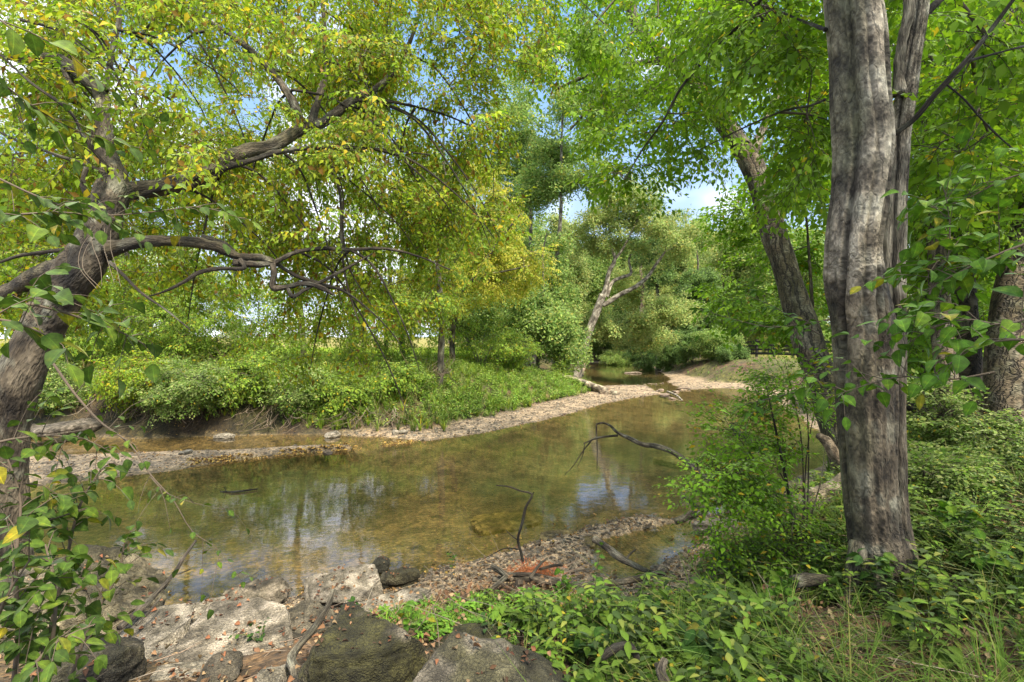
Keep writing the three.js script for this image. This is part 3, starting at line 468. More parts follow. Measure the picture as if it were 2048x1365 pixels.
const twin = plant('double_trunk_tree', 'large grey double trunk tree with fluted bark standing in the right foreground', 'tree', {
  at: hit(1765, 1160), seed: 8, mat: M.bark, bark: greyBark, leaf: 'green', per: 4, jit: 0.26, hang: 0.25, twig: 0.0022, twigMax: 0.018, arch: 0.06, lump: 0.75,
  limbs: [
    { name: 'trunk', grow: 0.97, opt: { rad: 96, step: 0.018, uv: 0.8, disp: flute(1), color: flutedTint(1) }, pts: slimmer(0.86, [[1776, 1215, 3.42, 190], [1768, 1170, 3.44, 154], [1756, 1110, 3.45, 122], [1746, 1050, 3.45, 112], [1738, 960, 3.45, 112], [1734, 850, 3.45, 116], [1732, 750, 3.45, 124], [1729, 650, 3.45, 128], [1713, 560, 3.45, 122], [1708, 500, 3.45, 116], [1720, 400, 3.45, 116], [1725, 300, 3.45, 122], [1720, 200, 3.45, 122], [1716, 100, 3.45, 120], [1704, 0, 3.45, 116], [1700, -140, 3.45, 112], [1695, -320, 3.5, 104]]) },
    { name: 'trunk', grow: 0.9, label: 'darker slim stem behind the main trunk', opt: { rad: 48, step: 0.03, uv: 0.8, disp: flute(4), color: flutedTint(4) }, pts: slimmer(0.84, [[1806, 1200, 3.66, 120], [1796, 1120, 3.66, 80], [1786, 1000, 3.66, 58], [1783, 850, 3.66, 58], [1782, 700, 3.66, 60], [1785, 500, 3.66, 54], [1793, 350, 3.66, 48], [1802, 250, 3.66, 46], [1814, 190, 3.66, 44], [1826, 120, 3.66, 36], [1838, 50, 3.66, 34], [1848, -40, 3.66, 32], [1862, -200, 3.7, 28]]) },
    { name: 'root', grow: 2, opt: { rad: 20, step: 0.03, uv: 0.8, disp: flute(2), color: flutedTint(1) }, pts: pt([[1790, 1090, 3.42, 50], [1812, 1140, 3.38, 44], [1836, 1172, 3.34, 32], [1866, 1196, 3.3, 20], [1900, 1222, 3.25, 10]]) },
    { name: 'root', grow: 2, opt: { rad: 20, step: 0.03, uv: 0.8, disp: flute(3), color: flutedTint(1) }, pts: pt([[1722, 1090, 3.42, 44], [1712, 1140, 3.36, 40], [1704, 1180, 3.3, 30], [1690, 1215, 3.24, 16]]) },
    { name: 'limb', opt: { ...mid, color: flutedTint(4) }, pts: pt([[1800, 190, 3.66, 26], [1799, 140, 3.66, 22], [1806, 80, 3.66, 20], [1818, 30, 3.66, 18], [1815, -60, 3.7, 16]]) },
    { name: 'limb', opt: thin, tint: limbBark, pts: pt([[1842, 40, 3.66, 14], [1868, 12, 3.66, 13], [1900, -20, 3.7, 11], [1950, -90, 3.7, 9]]) },
    { name: 'limb', grow: 0.25, opt: { rad: 10, step: 0.06, disp: rough(0.2, 9, 2) }, tint: [0.08, 0.068, 0.055], pts: pt([[1790, 268, 3.6, 11], [1830, 238, 3.5, 11], [1870, 190, 3.4, 10], [1912, 145, 3.3, 10], [1945, 108, 3.25, 9], [1990, 50, 3.2, 8], [2035, -10, 3.1, 7], [2090, -80, 3.1, 6]]) },
    { name: 'limb', grow: 0.4, opt: thin, tint: [0.08, 0.068, 0.055], pts: pt([[1938, 122, 3.28, 6], [1975, 112, 3.3, 5], [2020, 100, 3.3, 5], [2080, 85, 3.3, 4]]) },
    { name: 'limb', grow: 0.4, opt: thin, tint: [0.07, 0.06, 0.05], pts: pt([[1895, 170, 3.35, 4], [1930, 200, 3.35, 3.5], [1965, 240, 3.35, 3], [2000, 275, 3.4, 3], [2040, 310, 3.4, 2]]) },
    { name: 'limb', grow: 0.5, opt: thin, tint: [0.07, 0.06, 0.05], pts: pt([[1656, -30, 3.5, 8], [1540, -20, 4.2, 7], [1500, 30, 4.6, 7], [1440, 90, 5.0, 7], [1395, 135, 5.3, 6], [1360, 180, 5.5, 5], [1325, 245, 5.7, 5], [1285, 300, 5.9, 3], [1250, 360, 6.0, 2]]) },
    { name: 'limb', grow: 0.3, opt: thin, tint: [0.07, 0.06, 0.05], pts: pt([[1650, 200, 3.5, 6], [1620, 212, 4.0, 5], [1560, 225, 4.6, 4], [1480, 260, 5.2, 3], [1400, 300, 5.8, 2]]) },
    { name: 'limb', grow: 0.3, opt: thin, tint: [0.07, 0.06, 0.05], pts: pt([[1652, 60, 3.5, 7], [1600, 40, 4.0, 5], [1520, 10, 4.6, 4], [1420, -10, 5.4, 4], [1300, -10, 6.2, 3], [1230, 0, 6.8, 2]]) },
  ],
  boxes: [[1580, 1680, -80, 380, 3.9, 7, 60], [1450, 1600, -80, 160, 4.2, 7.5, 50], [1330, 1500, -80, 200, 4.8, 8, 42], [1200, 1420, 140, 400, 5.5, 7.5, 30, 0.02], [1040, 1340, -80, 160, 6, 9, 45, 0], [1800, 2120, -80, 380, 3.6, 7, 170]],
  balls: [[V(5.2, 8.8, 0.6), V(4.8, 1.3, 4.2), 260, -0.16]],
});

// ---------- other trees of the right bank ----------
const plateTint = (base, sd) => barkTint(base, sd, 0.3);
plant('leaning_tree', 'dark barked tree leaning to the left over the creek behind the double trunk', 'tree', {
  at: hit(1704, 948), seed: 14, mat: M.plate, leaf: 'green', per: 3, size: 1.1, jit: 0.35, hang: 0.25, twig: 0.003, twigMax: 0.03, lump: 1.0, twigTint: [0.06, 0.05, 0.035],
  limbs: [
    { name: 'trunk', grow: 0.72, opt: { rad: 36, step: 0.06, uv: 0.75, disp: rough(0.16, 3, 2), color: plateTint([0.115, 0.097, 0.07], 2) }, pts: slimmer(0.86, [[1716, 985, 7.6, 110], [1700, 930, 7.7, 80], [1672, 850, 7.8, 68], [1645, 760, 8.0, 64], [1615, 680, 8.2, 62], [1590, 600, 8.4, 58], [1562, 510, 8.6, 56], [1535, 420, 8.8, 54], [1508, 340, 9.0, 50], [1475, 285, 9.2, 44], [1440, 235, 9.4, 40], [1405, 190, 9.6, 36], [1360, 140, 9.8, 32], [1310, 95, 10, 28], [1270, 40, 10.2, 24], [1250, -40, 10.4, 18]]) },
    { name: 'limb', grow: 0.3, opt: mid, tint: [0.14, 0.12, 0.09], pts: pt([[1420, 205, 9.5, 20], [1370, 185, 9.7, 14], [1310, 180, 9.9, 11], [1250, 190, 10.2, 8], [1180, 220, 10.6, 5], [1140, 260, 10.8, 4]]) },
    { name: 'limb', grow: 0.3, opt: mid, tint: [0.14, 0.12, 0.09], pts: pt([[1500, 320, 9.0, 20], [1530, 250, 9.2, 15], [1560, 170, 9.4, 12], [1570, 80, 9.6, 9], [1590, -30, 9.8, 7]]) },
    { name: 'limb', grow: 0.3, opt: mid, tint: [0.14, 0.12, 0.09], pts: pt([[1340, 120, 9.9, 14], [1260, 130, 10.2, 10], [1180, 150, 10.6, 7], [1110, 180, 11, 5]]) },
  ],
  boxes: [[1090, 1340, -70, 200, 8.5, 12.5, 90, 0], [1140, 1400, 150, 310, 8.5, 12, 40, 0.04], [1340, 1480, -70, 280, 8.8, 12.5, 55], [1480, 1680, -70, 280, 9.8, 13, 50], [1440, 1640, 260, 470, 10, 13, 35]],
});
function slim(name, label, o) { return plant(name, label, 'tree', { mat: M.plate, leaf: 'green', per: 3, size: 1.15, jit: 0.35, hang: 0.22, twig: 0.003, lump: 1.0, ...o }); }
slim('ivy_trunk_tree', 'tree with pale furrowed trunk and creepers at its foot right of the double trunk', {
  at: hit(1905, 872), seed: 17, limbs: [{ name: 'trunk', grow: 0.75, opt: { rad: 28, step: 0.07, uv: 0.7, disp: rough(0.16, 3, 7), color: plateTint([0.15, 0.125, 0.092], 5) }, pts: slimmer(0.75, [[1912, 905, 6.7, 78], [1902, 860, 6.8, 56], [1895, 780, 6.9, 50], [1888, 700, 7, 48], [1880, 600, 7.1, 46], [1872, 480, 7.2, 42], [1862, 350, 7.3, 38], [1856, 200, 7.4, 34], [1850, 40, 7.5, 30], [1845, -120, 7.6, 26]]) }],
  boxes: [[1790, 2060, -70, 430, 6.5, 10, 170], [1800, 1960, 400, 560, 7, 10, 45]],
});
slim('dark_trunk_tree', 'slender dark trunk close beside the big plated trunk at the right', {
  at: hit(1950, 850), seed: 19, limbs: [{ name: 'trunk', grow: 0.6, opt: { rad: 22, step: 0.08, uv: 0.7, disp: rough(0.16, 3, 9), color: plateTint([0.09, 0.078, 0.058], 6) }, pts: pt([[1968, 880, 7.3, 70], [1954, 830, 7.4, 44], [1945, 750, 7.5, 38], [1936, 650, 7.6, 36], [1926, 520, 7.7, 33], [1918, 400, 7.8, 30], [1912, 250, 7.9, 27], [1905, 80, 8, 24], [1900, -80, 8, 20]]) }],
  boxes: [[1850, 2120, -70, 500, 7, 11, 150]],
});
slim('plated_trunk_tree', 'massive trunk with deep plated bark leaning out of the frame on the right', {
  at: hit(2022, 868), seed: 23, limbs: [{ name: 'trunk', grow: 0.7, opt: { rad: 60, step: 0.05, uv: 0.85, disp: rough(0.12, 2.2, 11), color: plateTint([0.14, 0.117, 0.082], 8) }, pts: slimmer(0.82, [[2030, 930, 6.5, 150], [2024, 860, 6.6, 118], [2022, 780, 6.7, 108], [2028, 700, 6.8, 104], [2040, 620, 6.9, 104], [2056, 540, 7, 102], [2085, 440, 7.1, 98], [2120, 340, 7.2, 94], [2160, 200, 7.3, 88], [2200, 40, 7.4, 80]]) }],
  boxes: [[1980, 2180, -60, 330, 6.5, 9, 70]],
});
slim('maple_sapling_tree', 'young tree with bright green broad leaves between the leaning tree and the double trunk', {
  at: P(1664, CY + (EYE - ground(640 / FPX * 9.9, -9.9)) / 9.9 * FPX, 9.9), seed: 29, leaf: 'maple', per: 4, size: 0.95, jit: 0.28, hang: 0.12, mat: M.bark, lump: 0.7,
  limbs: [{ name: 'trunk', grow: 0.25, opt: thin, tint: [0.12, 0.10, 0.07], pts: pt([[1664, 865, 9.9, 10], [1650, 790, 9.9, 8], [1632, 700, 9.9, 7], [1622, 560, 10, 6], [1612, 420, 10.1, 4], [1600, 300, 10.2, 3]]) }],
  boxes: [[1440, 1668, 380, 640, 9.6, 12, 60, 0], [1440, 1668, 560, 655, 9.2, 11.5, 28, 0], [1540, 1668, 280, 400, 9.6, 12, 26, 0]],
});
slim('yellowing_branch_tree', 'thin understorey tree with hanging yellow green leaves beyond the right side trunks', {
  at: hit(1850, 840), seed: 31, leaf: 'maple', per: 3, mat: M.bark, lump: 0.9,
  limbs: [{ name: 'trunk', grow: 0.2, opt: thin, tint: [0.1, 0.085, 0.06], pts: pt([[1850, 850, 9, 11], [1846, 740, 9, 9], [1850, 600, 9.2, 8], [1858, 450, 9.4, 6], [1850, 320, 9.6, 4]]) }],
  boxes: [[1800, 2060, 400, 700, 8, 12, 170], [1800, 2060, 650, 800, 8.5, 12, 80]],
});
// ---------- the far bank: thin trees in a row, then the wood round the bend ----------
const stem = (px, pyBase, d, w, top, lean = 0, seed = 1) => { const b = P(px, pyBase, d), R = rng(seed * 7 + 1), n = 7, out = [[b.clone().add(V(0, -0.25, 0)), w * 0.75]]; for (let k = 0; k <= n; k++) { const t = k / n; out.push([b.clone().add(V(lean * t * t + (R() - 0.5) * 0.25, t * top, (R() - 0.5) * 0.4)), w / 2 * (1 - 0.75 * t)]); } return out; };
const onBank = (px, d) => { const x = (px - CX) / FPX * d; return CY + (EYE - ground(x, -d)) / d * FPX; };
function bankTree(name, label, px, d, w, top, o) {
  const py = onBank(px, d), at = P(px, py, d);
  return plant(name, label, 'tree', { at, mat: M.bark, leaf: 'bank', per: 3, jit: 0.4, hang: 0.35, twig: 0.0035, twigMax: 0.03, lump: 1.6, seg: 0.6, ...o, limbs: [{ name: 'trunk', grow: o.grow ?? 0.3, opt: { rad: 14, step: 0.2, disp: rough(0.2, 3, o.seed) }, tint: o.tint ?? [0.15, 0.135, 0.10], pts: stem(px, py, d, w, top, o.lean, o.seed) }, ...(o.limbs ?? [])] });
}
const G1 = undefined;
const B = (px, py, d, rx, ry, rz, n, thr) => [P(px, py, d), V(rx, ry, rz), n, thr];
bankTree('bank_tree', 'slim tree on the far bank behind the crooked trunk, at the left edge', 70, 17, 0.26, 10, { seed: 41, lean: -0.6, balls: [B(60, 330, 17.5, 3.6, 2.2, 2.6, 130), B(20, 560, 17, 2.6, 1.2, 2, 70)] });
bankTree('bank_tree', 'slim tree on the far bank seen under the fork of the crooked tree', 250, 18.5, 0.22, 11, { seed: 42, lean: 0.5, balls: [B(270, 340, 18.5, 3.4, 2.4, 2.6, 130), B(330, 560, 18, 3.0, 0.8, 2, 75)] });
bankTree('bank_tree', 'dark thin tree on the far bank above the leafy shrub mass', 378, 20, 0.24, 11, { seed: 43, lean: -0.3, tint: [0.09, 0.08, 0.06], balls: [B(420, 610, 17.5, 1.8, 0.8, 1.4, 45, -0.12), B(400, 300, 20, 3.4, 3.0, 2.8, 130), B(455, 560, 20, 2.4, 0.6, 2, 45)] });
bankTree('bank_tree', 'pale straight trunk on the far bank under the dead limb', 595, 19, 0.27, 12, { seed: 44, lean: 0.1, grow: 0.25, tint: [0.21, 0.195, 0.15], boxes: [[430, 860, 560, 690, 16.5, 19.5, 105, -0.1], [470, 880, 625, 705, 17, 19.5, 75, -0.2], [180, 430, 570, 690, 16, 18.5, 70, -0.2]], balls: [B(600, 210, 19.5, 3.6, 2.4, 3, 120, -0.06), B(560, 470, 19, 2.6, 1.0, 2, 45, 0)] });
bankTree('bank_tree', 'thin leaning sapling right of the pale straight trunk', 700, 21, 0.16, 10, { seed: 45, lean: 1.6, balls: [B(700, 270, 21, 3.2, 2.2, 2.4, 80, -0.02)] });
bankTree('bank_tree', 'first of the pair of close dark stems on the far bank', 775, 20.5, 0.20, 11, { seed: 46, lean: -0.4, tint: [0.09, 0.08, 0.06], balls: [B(770, 330, 21, 2.8, 2.2, 2.4, 90, -0.04)] });
bankTree('bank_tree', 'second of the pair of close dark stems on the far bank', 800, 20.8, 0.24, 11.5, { seed: 47, lean: 0.5, tint: [0.11, 0.095, 0.07], balls: [B(820, 380, 21, 2.6, 1.6, 2.4, 90, -0.04), B(830, 590, 20, 1.9, 0.3, 1.6, 40)] });
bankTree('rooted_bank_tree', 'dark trunk with bare roots at the top of the grassy slope', 881, 17.6, 0.25, 9.5, { seed: 48, lean: 0.2, tint: [0.10, 0.088, 0.065], balls: [B(870, 470, 18, 2.4, 1.6, 2, 100), B(800, 600, 17, 1.9, 0.0, 1.4, 50)] });
bankTree('yellow_tree', 'yellow leaved tree with spreading thin branches at the middle of the far bank', 905, 22, 0.26, 9, {
  seed: 49, lean: 0.8, leaf: 'yellow', per: 6, tint: [0.16, 0.14, 0.1],
  limbs: [{ name: 'limb', opt: { rad: 8, step: 0.2 }, tint: [0.11, 0.095, 0.07], grow: 0.2, pts: pt([[900, 640, 22, 9], [925, 590, 21.6, 8], [960, 540, 21.2, 7], [1000, 480, 20.8, 5], [1040, 430, 20.5, 3]]) }, { name: 'limb', opt: { rad: 8, step: 0.2 }, tint: [0.24, 0.22, 0.18], grow: 0.2, pts: pt([[950, 552, 21.3, 5], [1000, 545, 21, 4], [1060, 532, 20.6, 2]]) }],
  balls: [B(920, 420, 22, 2.8, 2.5, 2.2, 120, -0.08), B(965, 530, 21.5, 2.6, 1.5, 2, 75, -0.05), B(850, 590, 20.5, 2.0, 1.5, 1.8, 60, -0.05)],
});
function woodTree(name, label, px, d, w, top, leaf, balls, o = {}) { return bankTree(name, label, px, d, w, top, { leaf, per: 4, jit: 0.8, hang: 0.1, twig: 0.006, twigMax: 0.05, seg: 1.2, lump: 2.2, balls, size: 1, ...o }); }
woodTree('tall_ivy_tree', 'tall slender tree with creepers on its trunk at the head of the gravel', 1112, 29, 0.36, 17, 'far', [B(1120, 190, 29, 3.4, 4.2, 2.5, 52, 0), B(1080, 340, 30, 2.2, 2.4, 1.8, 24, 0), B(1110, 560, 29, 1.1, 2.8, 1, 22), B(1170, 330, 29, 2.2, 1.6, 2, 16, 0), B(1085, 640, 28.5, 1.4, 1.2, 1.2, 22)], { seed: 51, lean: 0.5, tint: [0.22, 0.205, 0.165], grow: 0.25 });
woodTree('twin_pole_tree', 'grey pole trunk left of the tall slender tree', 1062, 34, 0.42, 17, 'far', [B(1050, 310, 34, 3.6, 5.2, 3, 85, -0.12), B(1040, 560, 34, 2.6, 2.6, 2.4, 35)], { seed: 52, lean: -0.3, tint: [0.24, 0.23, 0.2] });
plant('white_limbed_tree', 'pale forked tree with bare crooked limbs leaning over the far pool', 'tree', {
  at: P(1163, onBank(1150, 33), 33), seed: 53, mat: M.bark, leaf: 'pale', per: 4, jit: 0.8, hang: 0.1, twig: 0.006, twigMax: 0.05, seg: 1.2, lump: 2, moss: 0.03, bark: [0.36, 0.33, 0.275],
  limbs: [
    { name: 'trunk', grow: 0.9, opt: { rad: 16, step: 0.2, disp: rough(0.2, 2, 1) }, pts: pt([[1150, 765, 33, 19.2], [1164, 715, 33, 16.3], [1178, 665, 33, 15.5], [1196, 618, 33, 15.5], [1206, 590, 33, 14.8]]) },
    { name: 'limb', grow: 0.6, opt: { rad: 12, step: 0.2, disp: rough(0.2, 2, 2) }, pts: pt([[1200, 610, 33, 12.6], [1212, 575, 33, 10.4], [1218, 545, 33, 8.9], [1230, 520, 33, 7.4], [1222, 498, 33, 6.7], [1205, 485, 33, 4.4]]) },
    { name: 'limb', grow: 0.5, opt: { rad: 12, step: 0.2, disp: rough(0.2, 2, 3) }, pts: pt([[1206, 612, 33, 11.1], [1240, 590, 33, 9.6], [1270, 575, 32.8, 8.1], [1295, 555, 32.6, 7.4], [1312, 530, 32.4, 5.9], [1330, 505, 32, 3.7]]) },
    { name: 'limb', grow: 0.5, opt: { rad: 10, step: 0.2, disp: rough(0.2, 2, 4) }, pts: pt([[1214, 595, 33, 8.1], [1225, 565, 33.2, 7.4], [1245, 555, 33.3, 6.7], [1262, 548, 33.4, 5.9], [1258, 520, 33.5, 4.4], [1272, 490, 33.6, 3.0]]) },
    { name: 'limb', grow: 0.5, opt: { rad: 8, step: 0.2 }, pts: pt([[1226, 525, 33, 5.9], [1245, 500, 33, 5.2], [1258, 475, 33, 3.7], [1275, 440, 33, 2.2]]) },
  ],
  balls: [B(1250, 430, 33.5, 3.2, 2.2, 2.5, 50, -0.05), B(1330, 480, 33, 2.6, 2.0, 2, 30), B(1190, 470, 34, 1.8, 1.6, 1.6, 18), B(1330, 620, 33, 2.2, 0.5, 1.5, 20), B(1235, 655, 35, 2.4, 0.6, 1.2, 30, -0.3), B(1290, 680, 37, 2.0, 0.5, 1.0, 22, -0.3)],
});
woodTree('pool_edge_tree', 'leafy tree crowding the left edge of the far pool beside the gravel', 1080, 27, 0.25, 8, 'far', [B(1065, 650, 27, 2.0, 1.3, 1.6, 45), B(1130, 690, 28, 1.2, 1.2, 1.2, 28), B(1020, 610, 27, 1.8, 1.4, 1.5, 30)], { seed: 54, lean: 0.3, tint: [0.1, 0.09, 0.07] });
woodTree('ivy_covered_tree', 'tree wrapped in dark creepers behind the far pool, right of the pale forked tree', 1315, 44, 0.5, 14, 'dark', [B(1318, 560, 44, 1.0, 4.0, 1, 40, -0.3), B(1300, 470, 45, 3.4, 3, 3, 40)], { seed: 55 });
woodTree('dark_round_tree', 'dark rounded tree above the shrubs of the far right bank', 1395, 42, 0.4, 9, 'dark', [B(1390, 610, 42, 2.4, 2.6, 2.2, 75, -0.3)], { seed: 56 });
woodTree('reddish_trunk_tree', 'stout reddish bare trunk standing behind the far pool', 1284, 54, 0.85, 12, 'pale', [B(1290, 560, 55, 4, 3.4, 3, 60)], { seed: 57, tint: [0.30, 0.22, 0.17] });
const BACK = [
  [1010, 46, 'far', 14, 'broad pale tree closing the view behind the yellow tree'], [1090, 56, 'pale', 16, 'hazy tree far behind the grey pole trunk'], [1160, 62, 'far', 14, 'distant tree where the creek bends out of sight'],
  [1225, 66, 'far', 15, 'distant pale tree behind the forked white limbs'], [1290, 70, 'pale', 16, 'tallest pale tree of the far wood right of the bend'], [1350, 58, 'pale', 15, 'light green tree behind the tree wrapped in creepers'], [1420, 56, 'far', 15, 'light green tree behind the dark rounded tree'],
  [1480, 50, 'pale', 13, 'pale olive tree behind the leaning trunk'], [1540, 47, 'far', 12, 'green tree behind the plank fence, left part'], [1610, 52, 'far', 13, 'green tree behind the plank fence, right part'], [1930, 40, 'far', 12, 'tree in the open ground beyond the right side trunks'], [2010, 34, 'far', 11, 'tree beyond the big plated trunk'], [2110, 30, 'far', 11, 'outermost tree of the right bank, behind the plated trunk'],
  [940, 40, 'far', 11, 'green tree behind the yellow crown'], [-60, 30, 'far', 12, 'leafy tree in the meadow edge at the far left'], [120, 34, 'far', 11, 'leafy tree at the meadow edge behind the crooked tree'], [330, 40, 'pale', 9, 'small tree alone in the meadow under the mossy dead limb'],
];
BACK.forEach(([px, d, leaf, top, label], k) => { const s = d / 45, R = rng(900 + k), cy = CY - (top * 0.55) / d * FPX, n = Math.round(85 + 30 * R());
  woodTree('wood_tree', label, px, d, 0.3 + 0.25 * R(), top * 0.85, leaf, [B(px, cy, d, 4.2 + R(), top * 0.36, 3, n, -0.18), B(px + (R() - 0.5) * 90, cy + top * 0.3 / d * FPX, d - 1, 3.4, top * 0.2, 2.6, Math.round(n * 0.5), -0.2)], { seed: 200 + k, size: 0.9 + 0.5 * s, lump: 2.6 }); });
// the far-off belt of woodland beyond the meadows and the bend
{
  const R = rng(77), list = [[], [], []], tb = new GB();
  for (let k = 0; k < 190; k++) {
    const px = R() < 0.55 ? -900 + 3900 * R() : 950 + 700 * R(), open = px > 380 && px < 860, d = open ? 210 + 60 * R() : px < 900 ? 120 + 90 * R() : 72 + 30 * R(), x = (px - CX) / FPX * d, g = ground(x, -d), top = open ? 6 + 3 * R() : 11 + 6 * R();
    addStick(tb, V(x, g - 0.3, -d), V(x + R() - 0.5, g + top * 0.8, -d), 0.3, 0.12, [0.14, 0.125, 0.1], 6);
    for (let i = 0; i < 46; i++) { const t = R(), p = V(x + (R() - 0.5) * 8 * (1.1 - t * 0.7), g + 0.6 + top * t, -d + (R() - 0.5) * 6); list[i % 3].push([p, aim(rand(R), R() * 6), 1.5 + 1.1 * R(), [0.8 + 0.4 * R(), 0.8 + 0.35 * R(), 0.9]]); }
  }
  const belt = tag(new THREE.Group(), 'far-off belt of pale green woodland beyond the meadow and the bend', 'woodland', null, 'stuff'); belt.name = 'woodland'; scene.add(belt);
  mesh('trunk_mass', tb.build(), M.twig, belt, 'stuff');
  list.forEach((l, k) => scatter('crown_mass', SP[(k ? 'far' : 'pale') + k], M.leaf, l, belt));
}
// ---------- shrubs ----------
function shrub(label, px, py, d, w, h, leaf, n, o = {}) {
  const x = (px - CX) / FPX * d, at = V(x, ground(x, -d), -d), R = rng(o.seed ?? px), limbs = [];
  for (let k = 0; k < 4; k++) { const a = R() * 6.3, e = V(at.x + Math.cos(a) * w * 0.35, at.y + h * (0.5 + 0.3 * R()), at.z + Math.sin(a) * w * 0.3), m = at.clone().lerp(e, 0.5).add(V(0, h * 0.12, 0)); limbs.push({ name: 'stem', grow: 0.2, opt: { rad: 6, step: 0.12 }, tint: [0.11, 0.09, 0.065], pts: [[at.clone().add(V(0, -0.08, 0)), 0.022], [m, 0.016], [e, 0.007]] }); }
  return plant(o.name ?? 'shrub', label, 'shrub', { at, seed: o.seed ?? px, limbs, leaf, per: o.per ?? 5, jit: 0.16, hang: 0.2, twig: 0.003, seg: 0.3, balls: [[at.clone().add(V(0, h * 0.52, o.fwd ?? 0)), V(w / 2, h * 0.52, w * 0.42), n, o.thr ?? -0.12]], lump: 0.55, ...o });
}
shrub('light green shrub at the far water edge behind the crooked trunk foot', 110, 0, 15.0, 2.6, 1.15, 'shrub', 90);
shrub('leafy shrub overhanging the dark undercut of the far bank', 300, 0, 14.7, 2.0, 1.15, 'elm', 90, { fwd: 0.4, size: 1.2 });
shrub('pale leaved shrub drooping to the water above the flat white stone', 395, 0, 14.5, 2.2, 1.3, 'shrub', 90, { fwd: 0.7 });
shrub('broad shrub on the far bank above the white stone', 490, 0, 15.0, 2.0, 1.0, 'bank', 60);
shrub('bushy growth on the far bank below the pale straight trunk', 585, 0, 14.9, 1.7, 1.0, 'shrub', 70);
shrub('low dark shrub at the brink of the far bank before the close dark stems', 690, 0, 15.3, 2.0, 0.6, 'bank', 40);
shrub('tangled low shrub left of the bare rooted trunk', 790, 0, 15.9, 1.6, 0.55, 'bank', 30);
shrub('tall thicket at the top of the far bank behind the shrubs, left end', 170, 0, 18.5, 4, 1.8, 'bank', 120);
shrub('tall thicket at the top of the far bank under the mossy limb', 330, 0, 18.5, 3.6, 1.5, 'bank', 110);
shrub('thicket at the top of the far bank beside the pale straight trunk', 480, 0, 18.2, 3, 1.0, 'bank', 80);
shrub('yellowing bush at the top of the grassy slope under the yellow tree', 960, 0, 22.5, 3.4, 2.2, 'bank', 36);
shrub('dark leafy bush at the upper end of the grassy slope', 1015, 0, 24, 2.6, 1.8, 'bank', 70);
shrub('dense green bush leaning over the root end of the pale log', 1122, 0, 26.6, 1.6, 1.1, 'bank', 34, { per: 4 });
for (const [px, d, w, h, leaf, label] of [[1150, 58, 4, 2.4, 'pale', 'pale bush behind the forked white limbs'], [1200, 64, 5, 3.4, 'far', 'tall pale bush closing the bend of the creek'], [1262, 60, 4.5, 3.6, 'pale', 'tall light bush beside the stout reddish trunk'], [1235, 56, 4, 1.8, 'far', 'pale low bush at the bend of the creek'], [1290, 46, 3.4, 2.4, 'dark', 'dark bush beside the far pool, nearest the bend'], [1335, 42, 3.2, 2.8, 'dark', 'blue green bush hanging over the far pool'], [1385, 39, 3.2, 2.6, 'dark', 'dark upright bush in the middle of the far right bank'], [1430, 37, 3.4, 2.2, 'far', 'light green bush left of the plank fence'], [1462, 35, 2.2, 0.8, 'dark', 'low dark bush at the left end of the plank fence']])
  shrub(label, px, 0, d, w, h, leaf === 'lime' ? 'far' : leaf, 56, { per: 4, size: 0.62, jit: 0.3, seg: 0.6 });
shrub('leafy creepers clinging round the foot of the pale furrowed trunk', 1905, 0, 6.65, 0.9, 0.9, 'shrub', 42, { name: 'creeper', size: 0.75, seg: 0.2 });
shrub('low leafy growth before the big plated trunk at the right', 1990, 0, 6.2, 1.0, 0.5, 'shrub', 36, { size: 0.75, seg: 0.2 });
shrub('small bushy seedling patch behind the right side of the double trunk', 1850, 0, 5.2, 0.8, 0.4, 'shrub', 26, { size: 0.7, seg: 0.2, jit: 0.1 });
// ---------- rocks ----------
const STONE_LEAVES = [];
